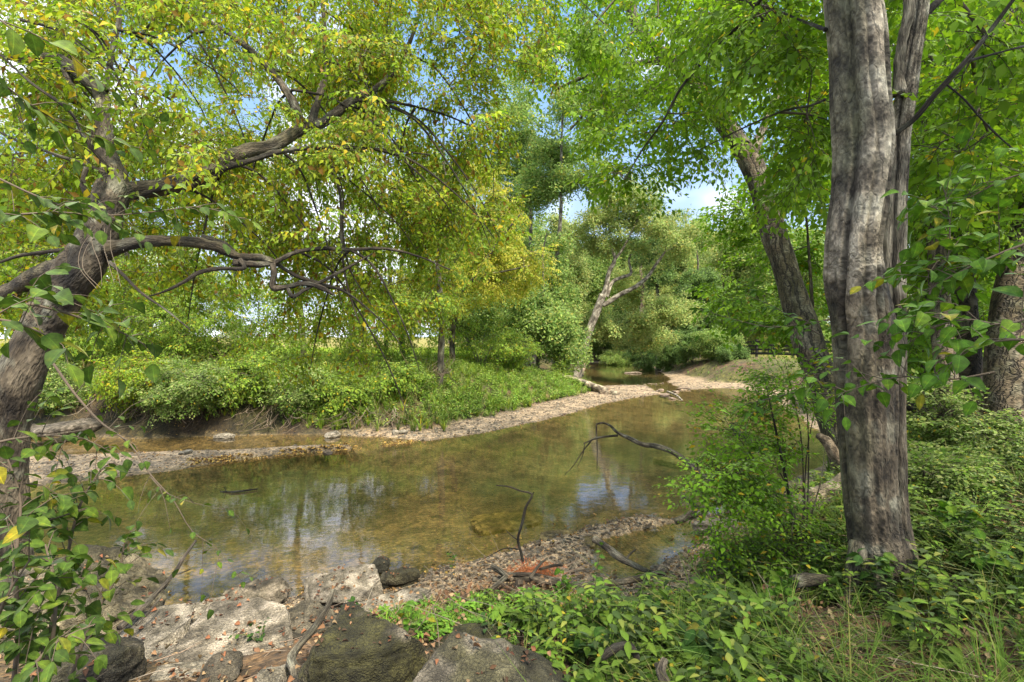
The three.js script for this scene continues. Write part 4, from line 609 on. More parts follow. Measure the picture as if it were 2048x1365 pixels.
// half sizes hx, hy, hz; k squareness; cuts: how many broken faces; strata: layered sides
function rockGeo({ seed, hx, hy, hz, k = 5, cuts = 6, strata = 0.03, rough: rg = 0.06, n = 40, base = [0.34, 0.30, 0.235], moss = 0.2, wetAt = -9, dirt = 0.25 }) {
  const slab = k >= 8; if (slab) { rg *= 0.45; cuts = Math.max(cuts, 7); }
  const R = rng(seed), g = new THREE.BoxGeometry(2, 2, 2, n, n, n), p = g.attributes.position, u = g.attributes.uv, planes = [], v = V(), m = Math.max(hx, hy, hz);
  for (let i = 0; i < cuts; i++) { const d = rand(R); d.y *= slab ? 0.12 : 0.5; if (i % 3 === 2 && !slab) d.y = Math.abs(d.y) + 0.7; d.normalize(); planes.push([d, slab ? 0.72 + 0.25 * R() : 0.66 + 0.24 * R()]); }
  const key = new Map(), ids = [], face = p.count / 6;
  for (let i = 0; i < p.count; i++) {
    v.fromBufferAttribute(p, i); const kk = `${Math.round(v.x * 1000)},${Math.round(v.y * 1000)},${Math.round(v.z * 1000)}`; if (!key.has(kk)) key.set(kk, key.size); ids.push(key.get(kk));
    v.divideScalar(Math.pow(Math.abs(v.x) ** k + Math.abs(v.y) ** k + Math.abs(v.z) ** k, 1 / k));
    for (const [d, o] of planes) { const e = v.dot(d) - o * (Math.abs(d.x) + Math.abs(d.y) + Math.abs(d.z)) * 0.72; if (e > 0) v.addScaledVector(d, -e * 0.92); }
    v.set(v.x * hx, v.y * hy, v.z * hz);
    const side = 1 - Math.min(1, Math.abs(v.y) / hy) ** 3, ly = (v.y + 0.02 * fbm(v.x * 3, seed, v.z * 3, 2)) / 0.055, st = strata * side * (fbm(Math.floor(ly) * 3.7, seed, v.x * 1.5 + v.z * 1.7, 2) + 0.3 * smoothstep(Math.abs(ly - Math.floor(ly) - 0.5), 0.5, 0.35));
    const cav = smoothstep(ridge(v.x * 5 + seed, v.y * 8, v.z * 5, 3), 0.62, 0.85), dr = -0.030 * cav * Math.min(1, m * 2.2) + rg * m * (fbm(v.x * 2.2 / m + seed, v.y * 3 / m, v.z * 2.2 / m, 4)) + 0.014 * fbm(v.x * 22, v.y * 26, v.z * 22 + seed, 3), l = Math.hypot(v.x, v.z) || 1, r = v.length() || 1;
    v.set(v.x + v.x / l * st + v.x / r * dr, v.y + v.y / r * dr * 0.7, v.z + v.z / l * st + v.z / r * dr);
    p.setXYZ(i, v.x, v.y, v.z); u.setXY(i, u.getX(i) * 2 * (i < 2 * face ? hz : hx) / 0.5, u.getY(i) * 2 * (i >= 2 * face && i < 4 * face ? hz : hy) / 0.5);
  }
  g.computeVertexNormals(); const acc = new Float32Array(key.size * 3), nn = g.attributes.normal;
  for (let i = 0; i < p.count; i++) { acc[ids[i] * 3] += nn.getX(i); acc[ids[i] * 3 + 1] += nn.getY(i); acc[ids[i] * 3 + 2] += nn.getZ(i); }
  const col = [];
  for (let i = 0; i < p.count; i++) {
    v.set(acc[ids[i] * 3], acc[ids[i] * 3 + 1], acc[ids[i] * 3 + 2]).normalize(); nn.setXYZ(i, v.x, v.y, v.z);
    const x = p.getX(i), y = p.getY(i), z = p.getZ(i), a = fbm(x * 4 + seed, y * 6, z * 4, 4), ms = Math.min(1, moss * 1.25) * smoothstep(fbm(x * 3.4, y * 3.4 + seed, z * 3.4, 4) + 0.12 * v.y + (moss - 0.4) * 0.35, -0.10, 0.16), cv = 1 - 0.5 * smoothstep(ridge(x * 5 + seed, y * 8, z * 5, 3), 0.64, 0.85), dk = cv * (1 - dirt * smoothstep(fbm(x * 6 + 9, y * 12, z * 6 + seed, 4), -0.02, 0.3)), wet = y < wetAt ? 0.42 : 1, q = (0.95 + 0.95 * a) * 1.1 * dk * wet;  // pits darkened along the relief, crevice shade put into the colour
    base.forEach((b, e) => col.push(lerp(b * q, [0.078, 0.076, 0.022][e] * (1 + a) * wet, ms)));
  }
  g.setAttribute('color', new THREE.Float32BufferAttribute(col, 3));
  return g;
}
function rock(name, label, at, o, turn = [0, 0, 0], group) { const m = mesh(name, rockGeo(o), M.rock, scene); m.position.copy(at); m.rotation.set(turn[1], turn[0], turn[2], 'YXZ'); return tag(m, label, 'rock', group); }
const pix = (px, py, d) => P(px, py, d);
// left: boulders and slabs along the near edge of the water
rock('boulder', 'large pitted limestone boulder at the water edge at the left under the sapling', pix(165, 1210, 3.75).add(V(0, -0.12, 0)), { seed: 301, hx: 0.62, hy: 0.42, hz: 0.55, k: 5, cuts: 9, rough: 0.2, moss: 0.35, dirt: 0.6, strata: 0.06, n: 44, base: [0.34, 0.30, 0.20] }, [0.3, 0.06, -0.08]);
rock('boulder', 'ledge of layered limestone behind the sapling stems at the left edge', pix(20, 1190, 4.1).add(V(-0.1, -0.1, 0)), { seed: 302, hx: 0.75, hy: 0.36, hz: 0.6, cuts: 7, rough: 0.15, moss: 0.3, dirt: 0.6, strata: 0.06, n: 48 }, [-0.2, 0, 0.05]);
rock('flat_slab', 'flat notched slab lying beside the left boulder', pix(312, 1252, 3.35).add(V(0, -0.03, 0)), { seed: 303, hx: 0.25, hy: 0.06, hz: 0.27, k: 9, cuts: 7, rough: 0.08, moss: 0.05, strata: 0.015, n: 48, base: [0.48, 0.44, 0.36] }, [0.7, 0.12, 0.10]);
rock('ledge_slab', 'long pale limestone ledge scattered with dead leaves at the bottom left', pix(470, 1275, 3.25).add(V(0, -0.13, 0)), { seed: 304, hx: 0.46, hy: 0.17, hz: 0.40, k: 9, cuts: 8, rough: 0.07, moss: 0.08, n: 48, base: [0.46, 0.415, 0.335] }, [0.15, 0.1, -0.04]);
rock('ledge_slab', 'lower pale ledge stone under the long limestone ledge', pix(280, 1318, 2.95).add(V(0, -0.08, 0)), { seed: 305, hx: 0.22, hy: 0.1, hz: 0.2, cuts: 6, moss: 0.1, n: 48, base: [0.49, 0.45, 0.37] }, [0.5, 0, 0]);
rock('rough_rock', 'rough pitted rock with a dark hollow between ledge and tilted slab', pix(512, 1192, 4.2).add(V(0, -0.04, 0)), { seed: 306, hx: 0.25, hy: 0.15, hz: 0.2, k: 4, cuts: 8, rough: 0.2, moss: 0.15, dirt: 0.6, n: 48, base: [0.33, 0.29, 0.22] }, [0.4, 0.1, 0.1]);
rock('rough_rock', 'greenish rock wedged against the mossy boulder', pix(605, 1250, 3.45).add(V(0, -0.05, 0)), { seed: 307, hx: 0.19, hy: 0.15, hz: 0.2, k: 4, cuts: 7, rough: 0.15, moss: 0.3, dirt: 0.5, n: 48 }, [1.0, 0, 0.15]);
rock('tilted_slab', 'tilted flat slab covered with leaf crumbs in the shallow water', pix(700, 1172, 4.55).add(V(0, -0.02, 0)), { seed: 308, hx: 0.38, hy: 0.055, hz: 0.26, k: 9, cuts: 6, rough: 0.05, moss: 0.03, strata: 0.02, n: 48, base: [0.47, 0.425, 0.345] }, [0.42, 0.16, 0.06]);
rock('dark_stone', 'dark wet stone in the water right of the tilted slab', pix(800, 1140, 5.35).add(V(0, -0.1, 0)), { seed: 309, hx: 0.2, hy: 0.1, hz: 0.12, k: 3, cuts: 5, n: 18, base: [0.11, 0.10, 0.06], moss: 0.3 }, [0.2, 0, 0]);
rock('dark_stone', 'small dark stone awash in the creek before the tilted slab', pix(765, 1117, 5.75).add(V(0, -0.08, 0)), { seed: 310, hx: 0.11, hy: 0.08, hz: 0.09, k: 3, cuts: 5, n: 14, base: [0.06, 0.06, 0.04], moss: 0.1 });
rock('mossy_boulder', 'mossy boulder with a steep dark face beside the leaning grey stick', pix(715, 1345, 2.5).add(V(0, -0.14, 0)), { seed: 311, hx: 0.34, hy: 0.36, hz: 0.36, k: 5, cuts: 8, rough: 0.12, moss: 0.85, dirt: 0.5, n: 46, base: [0.26, 0.23, 0.175] }, [0.2, 0.05, 0]);
rock('mossy_boulder', 'broad mossy boulder with pale worn top at the bottom middle', pix(950, 1400, 2.2).add(V(0, -0.14, 0)), { seed: 312, hx: 0.50, hy: 0.25, hz: 0.36, k: 4, cuts: 7, rough: 0.1, moss: 0.62, dirt: 0.35, n: 50, base: [0.33, 0.295, 0.235] }, [-0.1, 0.12, -0.12]);
rock('mossy_boulder', 'low mossy hump of stone behind the broad mossy boulder', pix(935, 1275, 2.95).add(V(0, -0.1, 0)), { seed: 313, hx: 0.24, hy: 0.13, hz: 0.18, k: 3, cuts: 4, rough: 0.1, moss: 0.9, n: 48, base: [0.28, 0.25, 0.19] }, [0.3, 0, 0]);
rock('dark_rock', 'dark pitted rock at the bottom left edge beside the foliage', pix(185, 1335, 2.75).add(V(0, -0.08, 0)), { seed: 314, hx: 0.22, hy: 0.25, hz: 0.22, k: 4, cuts: 7, rough: 0.18, moss: 0.45, dirt: 0.7, n: 48, base: [0.20, 0.175, 0.125] }, [0.6, 0, 0]);
rock('dark_rock', 'small dark rock under the ledge at the bottom of the picture', pix(430, 1350, 2.7).add(V(0, -0.06, 0)), { seed: 315, hx: 0.12, hy: 0.13, hz: 0.14, k: 3.5, cuts: 6, rough: 0.15, moss: 0.5, dirt: 0.6, n: 24, base: [0.18, 0.16, 0.115] }, [0.2, 0, 0]);
rock('pale_stone', 'small pale squared stone at the bottom beside the mossy boulder', pix(548, 1352, 2.55).add(V(0, -0.05, 0)), { seed: 316, hx: 0.09, hy: 0.07, hz: 0.1, k: 5, cuts: 5, n: 20, moss: 0.25, base: [0.49, 0.45, 0.37] }, [0.3, 0.1, 0]);
rock('pale_slab', 'pale broken slab between the notched slab and the long ledge', pix(395, 1225, 3.75).add(V(0, -0.06, 0)), { seed: 361, hx: 0.2, hy: 0.08, hz: 0.16, k: 9, cuts: 7, moss: 0.05, base: [0.49, 0.45, 0.37], n: 36 }, [0.8, 0.05, 0.06]);
rock('pale_slab', 'small pale slab at the bottom left below the notched slab', pix(345, 1345, 2.75).add(V(0, -0.06, 0)), { seed: 362, hx: 0.16, hy: 0.06, hz: 0.13, k: 9, cuts: 7, moss: 0.15, base: [0.49, 0.45, 0.37], n: 32 }, [0.3, 0.06, 0.04]);
rock('pale_slab', 'narrow pale slab leading from the tilted slab to the gravel tongue', pix(770, 1205, 4.1).add(V(0, -0.07, 0)), { seed: 363, hx: 0.42, hy: 0.07, hz: 0.18, k: 9, cuts: 6, moss: 0.03, base: [0.49, 0.45, 0.37], n: 40 }, [0.5, 0.03, 0.02]);
rock('pale_slab', 'crumbling slab behind the leaning grey stick', pix(660, 1240, 3.6).add(V(0, -0.08, 0)), { seed: 364, hx: 0.24, hy: 0.09, hz: 0.18, k: 9, cuts: 7, moss: 0.15, base: [0.49, 0.45, 0.37], n: 36 }, [0.2, 0.05, 0.05]);
rock('pale_slab', 'thin slab half under the long limestone ledge', pix(455, 1330, 3.0).add(V(0, -0.12, 0)), { seed: 365, hx: 0.24, hy: 0.06, hz: 0.18, k: 9, cuts: 7, moss: 0.12, base: [0.49, 0.45, 0.37], n: 36 }, [-0.2, 0.04, 0]);
// stones at the far water edge and in the creek
const shoreStone = (name, label, px, py, hx, hy, hz, seed, o = {}, g) => { const q = hit(px, py, true); return rock(name, label, q.add(V(0, hy * (o.lift ?? 0.45), 0)), { seed, hx, hy, hz, k: 3.2, cuts: 5, rough: 0.1, n: 16, moss: 0.02, base: [0.46, 0.43, 0.36], ...o }, [seed % 3, 0, 0.05], g); };
shoreStone('white_stone', 'flat white stone in the water below the far shrubs', 450, 876, 0.30, 0.075, 0.16, 321);
shoreStone('grey_stone', 'angular grey stone at the foot of the far bank', 665, 875, 0.22, 0.10, 0.15, 322);
shoreStone('white_stone', 'small white stone at the start of the gravel, left one of two', 791, 869, 0.09, 0.085, 0.08, 323);
shoreStone('white_stone', 'small grey white stone at the start of the gravel, right one of two', 809, 868, 0.13, 0.07, 0.09, 324);
shoreStone('grey_stone', 'rounded grey stone on the tip of the sand bar', 374, 910, 0.15, 0.055, 0.09, 325);
shoreStone('flat_stone', 'low brown stone among yellow leaves at the end of the sand bar', 655, 908, 0.2, 0.03, 0.1, 326, { base: [0.25, 0.19, 0.13] });
shoreStone('flat_stone', 'flat pale rock shelf in the far pool', 1268, 748, 0.75, 0.09, 0.35, 327, { base: [0.44, 0.36, 0.28] });
shoreStone('ledge_slab', 'grey layered ledge in the undercut of the far bank', 170, 862, 1.1, 0.16, 0.5, 328, { base: [0.26, 0.235, 0.195], cuts: 8, n: 48 });
shoreStone('ledge_slab', 'flat ledge at the far water edge left of the pale leaved shrub', 60, 866, 0.9, 0.1, 0.5, 329, { base: [0.27, 0.24, 0.195], n: 24 });
for (const [px, py, hx, seed, label] of [[1330, 792, 0.45, 331, 'broken stone at the riffle nearest the gravel tongue'], [1352, 786, 0.32, 332, 'pinkish stone in the middle of the riffle'], [1368, 779, 0.5, 333, 'stone of the riffle nearest the far gravel'], [1322, 782, 0.3, 334, 'small stone at the head of the riffle'], [1345, 800, 0.25, 335, 'stone at the lower lip of the riffle']]) shoreStone('riffle_stone', label, px, py, hx * 0.7, 0.05, hx * 0.45, seed, { base: [0.46, 0.36, 0.28] });
// drowned slabs seen through the water
const drowned = (label, px, py, hx, hz, seed, turn, col = [0.46, 0.36, 0.14]) => { const q = hit(px, py, true), bed = ground(q.x, q.z); const m = rock('drowned_slab', label, V(q.x, Math.min(-0.06, bed + 0.02), q.z), { seed, hx, hy: 0.09, hz, k: 8, cuts: 7, rough: 0.05, strata: 0.01, n: 36, base: col, moss: 0.12, dirt: 0.3 }, [turn, 0, 0]); return m; };
drowned('big pale slab lying under the water in the middle of the creek', 1015, 1025, 0.55, 0.42, 341, 0.3);
drowned('slab under the water between the big pale slab and the gravel tongue', 1130, 1075, 0.42, 0.3, 342, -0.3);
drowned('long dark slab under the water before the left boulder', 430, 1160, 0.5, 0.3, 344, 0.6, [0.22, 0.19, 0.08]);
drowned('slab under the water at the right, before the leaning tree', 1395, 905, 0.9, 0.6, 347, 0.1, [0.5, 0.40, 0.16]);
shoreStone('pale_stone', 'pale weathered stone behind the understorey shrub', 1440, 1062, 0.36, 0.09, 0.16, 351, { base: [0.46, 0.42, 0.34] });
shoreStone('pale_stone', 'half buried stone between the shrub and the double trunk', 1545, 1120, 0.16, 0.07, 0.1, 352, { base: [0.38, 0.34, 0.27] });
shoreStone('pale_stone', 'small stone in the leaves below the curved root', 1560, 1185, 0.10, 0.05, 0.08, 353, { base: [0.3, 0.27, 0.2] });
for (const [px, py, s, seed, label] of [[1845, 905, 0.22, 354, 'brown stone among herbs right of the double trunk'], [1930, 905, 0.2, 355, 'brown stone at the foot of the trunk with creepers'], [1880, 930, 0.16, 356, 'flat brown stone in front of the trunk with creepers']]) shoreStone('brown_stone', label, px, py, s, 0.06, s * 0.7, seed, { base: [0.34, 0.26, 0.19] });

// ---------- dead wood ----------
const grey = [0.30, 0.26, 0.205], brown = [0.17, 0.13, 0.09], darkw = [0.085, 0.068, 0.05];
function wood(name, label, arms, tint = grey, category = 'driftwood') {
  const o = arms[0].pts[0][0], root = thing(name, label, category, o);
  arms.forEach((a, k) => { const g = tube(a.pts, { rad: a.rad ?? 12, step: a.step ?? 0.04, uv: 0.5, disp: rough(a.rough ?? 0.35, 9, k * 3 + 1), color: barkTint(a.tint ?? tint, k * 5 + 2, a.moss ?? 0.12) }); g.translate(-o.x, -o.y, -o.z); mesh(a.name ?? (k ? 'branch' : 'stem'), g, M.bark, root); });
  return root;
}
const arm = (list, o = {}) => ({ pts: pt(list), ...o });
wood('fallen_log', 'long bleached log sloping from the green bank onto the gravel', [
  { pts: [[P(1050, 727, 28.4), 0.11], [P(1075, 740, 27.6), 0.14], [P(1100, 748, 27), 0.16], [P(1130, 757, 26.3), 0.17], [P(1160, 765, 25.6), 0.18], [P(1195, 777, 24.8), 0.18], [P(1237, 791, 23.9), 0.15]], step: 0.1, rad: 16, rough: 0.2 },
  { pts: [[P(1055, 728, 28.3), 0.12], [P(1048, 740, 28.3), 0.1], [P(1052, 752, 28.2), 0.06]], step: 0.1 }], [0.42, 0.35, 0.26]);
wood('log_end', 'short broken log under the long bleached log on the gravel', [{ pts: [[P(1200, 789, 24.3), 0.2], [P(1222, 783, 24.3), 0.2]], step: 0.08, rad: 14 }], [0.26, 0.19, 0.13]);
wood('fallen_branch', 'long arched dead branch reaching out over the water from the right bank', [
  arm([[1700, 1040, 5.2, 16.7], [1600, 1012, 5.6, 16.7], [1500, 1000, 6.0, 16.0], [1450, 975, 6.2, 14.4], [1400, 945, 6.4, 12.9], [1345, 905, 6.6, 11.4], [1310, 893, 6.7, 10.6], [1285, 890, 6.8, 9.1], [1260, 878, 6.9, 7.6], [1235, 866, 7, 6.1], [1220, 852, 7.05, 5.3], [1205, 847, 7.1, 3.8], [1192, 850, 7.1, 3.0]], { moss: 0.2 }),
  arm([[1236, 872, 7, 5.3], [1215, 874, 7, 4.6], [1190, 878, 6.9, 3.8], [1175, 885, 6.8, 3.0], [1167, 888, 6.8, 2.3]], { rad: 7 }),
  arm([[1193, 848, 7.1, 3.0], [1193, 870, 7.05, 3.0], [1195, 905, 6.9, 2.3], [1194, 940, 6.8, 1.5]], { rad: 6 }),
  arm([[1185, 880, 6.9, 3.0], [1165, 905, 6.85, 1.9], [1145, 935, 6.8, 1.5], [1130, 950, 6.8, 0.9]], { rad: 5 }),
  arm([[1170, 886, 6.8, 2.3], [1166, 910, 6.8, 1.8], [1155, 935, 6.8, 0.9]], { rad: 5 }),
  arm([[1480, 990, 6.1, 12.2], [1430, 1010, 6.1, 13.7], [1390, 1028, 6.1, 15.2], [1350, 1045, 6.1, 13.7]], { moss: 0.3, rad: 12 }),
  arm([[1400, 1018, 6.1, 7.6], [1380, 1005, 6.15, 6.8], [1366, 996, 6.2, 6.1]], { rad: 7, tint: darkw }),
  arm([[1450, 1005, 6.1, 7.6], [1420, 985, 6.2, 3.8], [1390, 985, 6.3, 3.0]], { rad: 7 })], [0.215, 0.18, 0.13]);
wood('dead_snag', 'dark broken snag poking up behind the understorey shrub', [arm([[1530, 905, 7.5, 18], [1505, 888, 7.5, 14], [1480, 868, 7.5, 13], [1461, 853, 7.5, 9]])], darkw);
wood('dead_pole', 'grey dead pole leaning against the leaning tree', [arm([[1695, 955, 7.4, 22], [1672, 915, 7.4, 22], [1655, 885, 7.4, 20], [1636, 872, 7.4, 14]]), arm([[1690, 950, 7.4, 14], [1655, 975, 7.2, 10], [1610, 1000, 7, 8]], { rad: 8 })], [0.24, 0.195, 0.15]);
wood('drift_log', 'weathered log behind the understorey shrub stems', [arm([[1700, 960, 5.8, 34], [1650, 985, 5.7, 34], [1600, 1005, 5.6, 30], [1560, 1025, 5.5, 18]]), arm([[1665, 1000, 5.5, 12], [1630, 1020, 5.4, 10], [1590, 1050, 5.3, 7]], { rad: 8 })], [0.33, 0.28, 0.21]);
wood('bent_twig', 'crooked bare branch standing up from the gravel tongue', [arm([[1050, 1160, 4.55, 8], [1043, 1110, 4.55, 6], [1036, 1080, 4.5, 5.5], [1045, 1045, 4.45, 5], [1052, 1015, 4.4, 5], [1064, 990, 4.4, 4], [1040, 983, 4.4, 3], [1020, 975, 4.4, 3], [992, 972, 4.4, 2]], { rad: 8 }), arm([[1036, 1082, 4.5, 3], [1020, 1070, 4.5, 2], [1012, 1062, 4.5, 1.5]], { rad: 5 }), arm([[1060, 1000, 4.4, 3], [1068, 985, 4.4, 2]], { rad: 5 }), arm([[1040, 1100, 4.5, 3], [1010, 1098, 4.5, 2.2], [985, 1110, 4.5, 1.6], [965, 1120, 4.5, 1]], { rad: 5 })], darkw);
wood('drift_pile', 'low log with side sticks lying along the edge of the herbs', [
  arm([[985, 1160, 4.0, 10], [1040, 1158, 4.05, 12], [1100, 1165, 4.1, 14], [1180, 1172, 4.15, 13], [1260, 1162, 4.25, 12], [1310, 1150, 4.35, 12], [1335, 1140, 4.4, 10]]),
  arm([[1015, 1150, 4.0, 9], [1075, 1152, 4.1, 8], [1140, 1166, 4.15, 7], [1200, 1168, 4.2, 5]], { rad: 8 }),
  arm([[982, 1133, 4.05, 10], [1010, 1150, 4.0, 11], [1025, 1162, 3.98, 9]], { rad: 9 }),
  arm([[1040, 1160, 3.9, 14], [1036, 1190, 3.85, 15], [1032, 1215, 3.8, 12]], { rad: 9, tint: brown }),
  arm([[1060, 1158, 3.9, 7], [1080, 1130, 4, 6], [1095, 1118, 4.1, 4]], { rad: 6 }), arm([[1080, 1140, 4.1, 6], [1110, 1132, 4.2, 6], [1125, 1132, 4.25, 4]], { rad: 6, tint: brown })], [0.27, 0.215, 0.16]);
wood('fallen_stick', 'pale stick sloping down to the herbs at the foot of the bent branch', [arm([[1012, 1155, 3.95, 10], [985, 1178, 3.85, 10], [955, 1200, 3.75, 10], [928, 1215, 3.65, 8]]), arm([[1012, 1155, 3.95, 7], [998, 1140, 3.98, 7], [982, 1133, 4.0, 6]], { rad: 7 })], [0.34, 0.285, 0.215], 'stick');
wood('fallen_stick', 'thick mossy branch lying across the puddle', [arm([[1190, 1080, 5.2, 14], [1215, 1097, 5.0, 16], [1240, 1117, 4.85, 15], [1275, 1135, 4.7, 13], [1310, 1150, 4.6, 9]], { moss: 0.3 }), arm([[1250, 1122, 4.8, 6], [1262, 1108, 4.85, 4], [1272, 1100, 4.9, 3]], { rad: 6 })], [0.31, 0.265, 0.20], 'stick');
wood('fallen_stick', 'leaning grey stick propped on the mossy boulder', [arm([[668, 1182, 2.95, 9], [655, 1215, 2.85, 11], [630, 1255, 2.75, 13], [600, 1290, 2.65, 15], [582, 1318, 2.58, 16], [590, 1345, 2.5, 17], [598, 1390, 2.4, 18]])], [0.27, 0.235, 0.18], 'stick');
wood('fallen_stick', 'dark stick slanting out of the water beside the left boulder', [arm([[238, 1258, 3.2, 11], [275, 1225, 3.35, 12], [320, 1180, 3.55, 9], [350, 1145, 3.75, 7], [368, 1115, 3.9, 6], [391, 1083, 4.1, 5]]), arm([[345, 1150, 3.7, 5], [360, 1148, 3.7, 3], [380, 1140, 3.75, 2]], { rad: 6 }), arm([[272, 1252, 3.2, 6], [300, 1222, 3.3, 5], [322, 1195, 3.4, 4]], { rad: 6, tint: grey })], [0.15, 0.125, 0.10], 'stick');
wood('exposed_root', 'curved exposed root arching out of the leaf litter', [arm([[1205, 1318, 2.5, 12], [1222, 1302, 2.5, 18], [1250, 1294, 2.5, 20], [1270, 1305, 2.48, 18], [1276, 1328, 2.45, 12]])], [0.15, 0.12, 0.085], 'root');
wood('exposed_root', 'forked dead root at the bottom edge of the picture', [arm([[1330, 1320, 2.4, 14], [1322, 1345, 2.36, 20], [1335, 1375, 2.3, 22]]), arm([[1324, 1345, 2.36, 12], [1312, 1330, 2.4, 9]], { rad: 8 })], [0.26, 0.22, 0.16], 'root');
wood('short_log', 'short mossy log lying left of the double trunk foot', [arm([[1588, 1166, 3.35, 22], [1615, 1160, 3.38, 24], [1650, 1162, 3.42, 22], [1668, 1166, 3.45, 16]])], [0.20, 0.175, 0.125]);
wood('fallen_log', 'dark fallen log among green herbs beyond the double trunk', [{ pts: [[P(1800, 808, 9), 0.08], [P(1850, 822, 9), 0.1], [P(1900, 838, 8.8), 0.1], [P(1935, 852, 8.6), 0.06]] }], brown);
wood('water_branch', 'sunken twig breaking the water surface in the middle of the creek', [{ pts: [[hit(440, 985, true), 0.012], [hit(470, 989, true).add(V(0, 0.02, 0)), 0.018], [hit(515, 983, true).add(V(0, 0.02, 0)), 0.012]], rad: 7 }, { pts: [[hit(452, 985, true), 0.01], [hit(448, 990, true).add(V(0, 0.1, 0)), 0.005]], rad: 6 }], darkw, 'stick');
wood('riffle_branch', 'pale forked branch stranded on the riffle', [{ pts: [[hit(1335, 788, true).add(V(0, 0.1, 0)), 0.05], [hit(1352, 795, true).add(V(0, 0.08, 0)), 0.05], [hit(1365, 802, true), 0.03]], rad: 8 }], [0.4, 0.36, 0.3], 'stick');
// dead leaves caught on the stones
{
  scene.updateMatrixWorld(true);
  const R = rng(615), stones = scene.children.filter((o) => o.isMesh && o.userData.category === 'rock' && o.position.z > -6), ray = new THREE.Raycaster(), lists = [[], []];
  for (const s of stones) { s.geometry.computeBoundingBox(); const bb = s.geometry.boundingBox.clone().applyMatrix4(s.matrixWorld), n = Math.min(70, Math.round(160 * (bb.max.x - bb.min.x) * (bb.max.z - bb.min.z)));
    for (let k = 0; k < n; k++) { const x = lerp(bb.min.x, bb.max.x, R()), z = lerp(bb.min.z, bb.max.z, R()); if (fbm(x * 3, 4, z * 3, 2) < -0.12) continue; ray.set(V(x, bb.max.y + 1, z), V(0, -1, 0)); const h = ray.intersectObject(s)[0]; if (h && h.point.y > 0.03 && h.face.normal.y > 0.5) lists[k % 2].push([h.point.add(V(0, 0.006, 0)), new THREE.Quaternion().setFromEuler(new THREE.Euler((R() - 0.5) * 0.8, R() * 6.3, (R() - 0.5) * 0.8)), 0.35 + 0.5 * R(), [0.8 + 0.4 * R(), 0.85, 0.85]]); } }
  STONE_LEAVES.push(...lists);
}
// orange tangle of roots on the gravel
{
  const R = rng(411), b = new GB(), c = P(1072, 1142, 4.3).add(V(0, -0.02, 0)), root = thing('root_tangle', 'rust orange tangle of fine rootlets washed up on the gravel tongue', 'root tangle', c);
  for (let k = 0; k < 420; k++) { let p = V((R() - 0.5) * 0.34, R() ** 2 * 0.10 - 0.05, (R() - 0.5) * 0.2), d = rand(R); d.y *= 0.5; const cl = [0.26 + 0.14 * R(), 0.085 + 0.05 * R(), 0.035]; for (let s = 0; s < 4; s++) { d.addScaledVector(rand(R), 0.6).normalize(); const q = p.clone().addScaledVector(d, 0.03); q.y = clamp(q.y, -0.06, 0.1 - Math.abs(q.x) * 0.3); addStick(b, p, q, 0.0022, 0.0016, cl, 3); p = q; } }
  mesh('rootlets', b.build(), M.twig, root, 'stuff');
  const s = new GB(); for (let k = 0; k < 40; k++) { const a = V((R() - 0.5) * 0.5, -0.04 + 0.05 * R(), (R() - 0.5) * 0.26), e = rand(R); e.y *= 0.3; addStick(s, a, a.clone().addScaledVector(e, 0.12 + 0.2 * R()), 0.005, 0.003, [0.17, 0.12, 0.085], 4); }
  mesh('stick_litter', s.build(), M.twig, root, 'stuff');
}
// bare roots and dead twigs hanging in the undercut of the far bank
[[345, 14.0, 'bare roots and dead twigs trailing into the water under the pale leaved shrub'], [230, 14.2, 'dark roots hanging in the hollow above the layered ledge'], [545, 14.3, 'bare roots hanging from the far bank right of the flat white stone'], [735, 14.3, 'tangle of bare roots under the brink of the far bank beside the small white stones'], [862, 17.3, 'bare spreading roots below the dark trunk on the slope']].forEach(([px, d, label], k) => {
  const R = rng(430 + k), x = (px - CX) / FPX * d, b = V(x, Math.max(ground(x, -d), 0) + 0.05, -d), root = thing('bare_roots', label, 'roots', b), g = new GB();
  for (let i = 0; i < 46; i++) { let p = V((R() - 0.5) * 1.7, 0.1 + 0.5 * R(), -0.35 + 0.3 * R()), e = V((R() - 0.5) * 1.6, -0.5 - 0.5 * R(), 0.6 + 0.5 * R()).normalize(), r = 0.006 + 0.016 * R() ** 3; const c = pick([[0.10, 0.075, 0.05, 3], [0.17, 0.135, 0.10, 2], [0.05, 0.038, 0.028, 2]], R); for (let s = 0; s < 5; s++) { const q = p.clone().addScaledVector(e, 0.14 + 0.06 * R()); q.y = Math.max(q.y, -0.03 - b.y + 0.02); addStick(g, p, q, r, r * 0.8, c, 4); r *= 0.8; p = q; e.addScaledVector(rand(R), 0.5); e.y = e.y * 0.7 - 0.05; e.normalize(); } }
  mesh('rootlets', g.build(), M.twig, root, 'stuff');
});
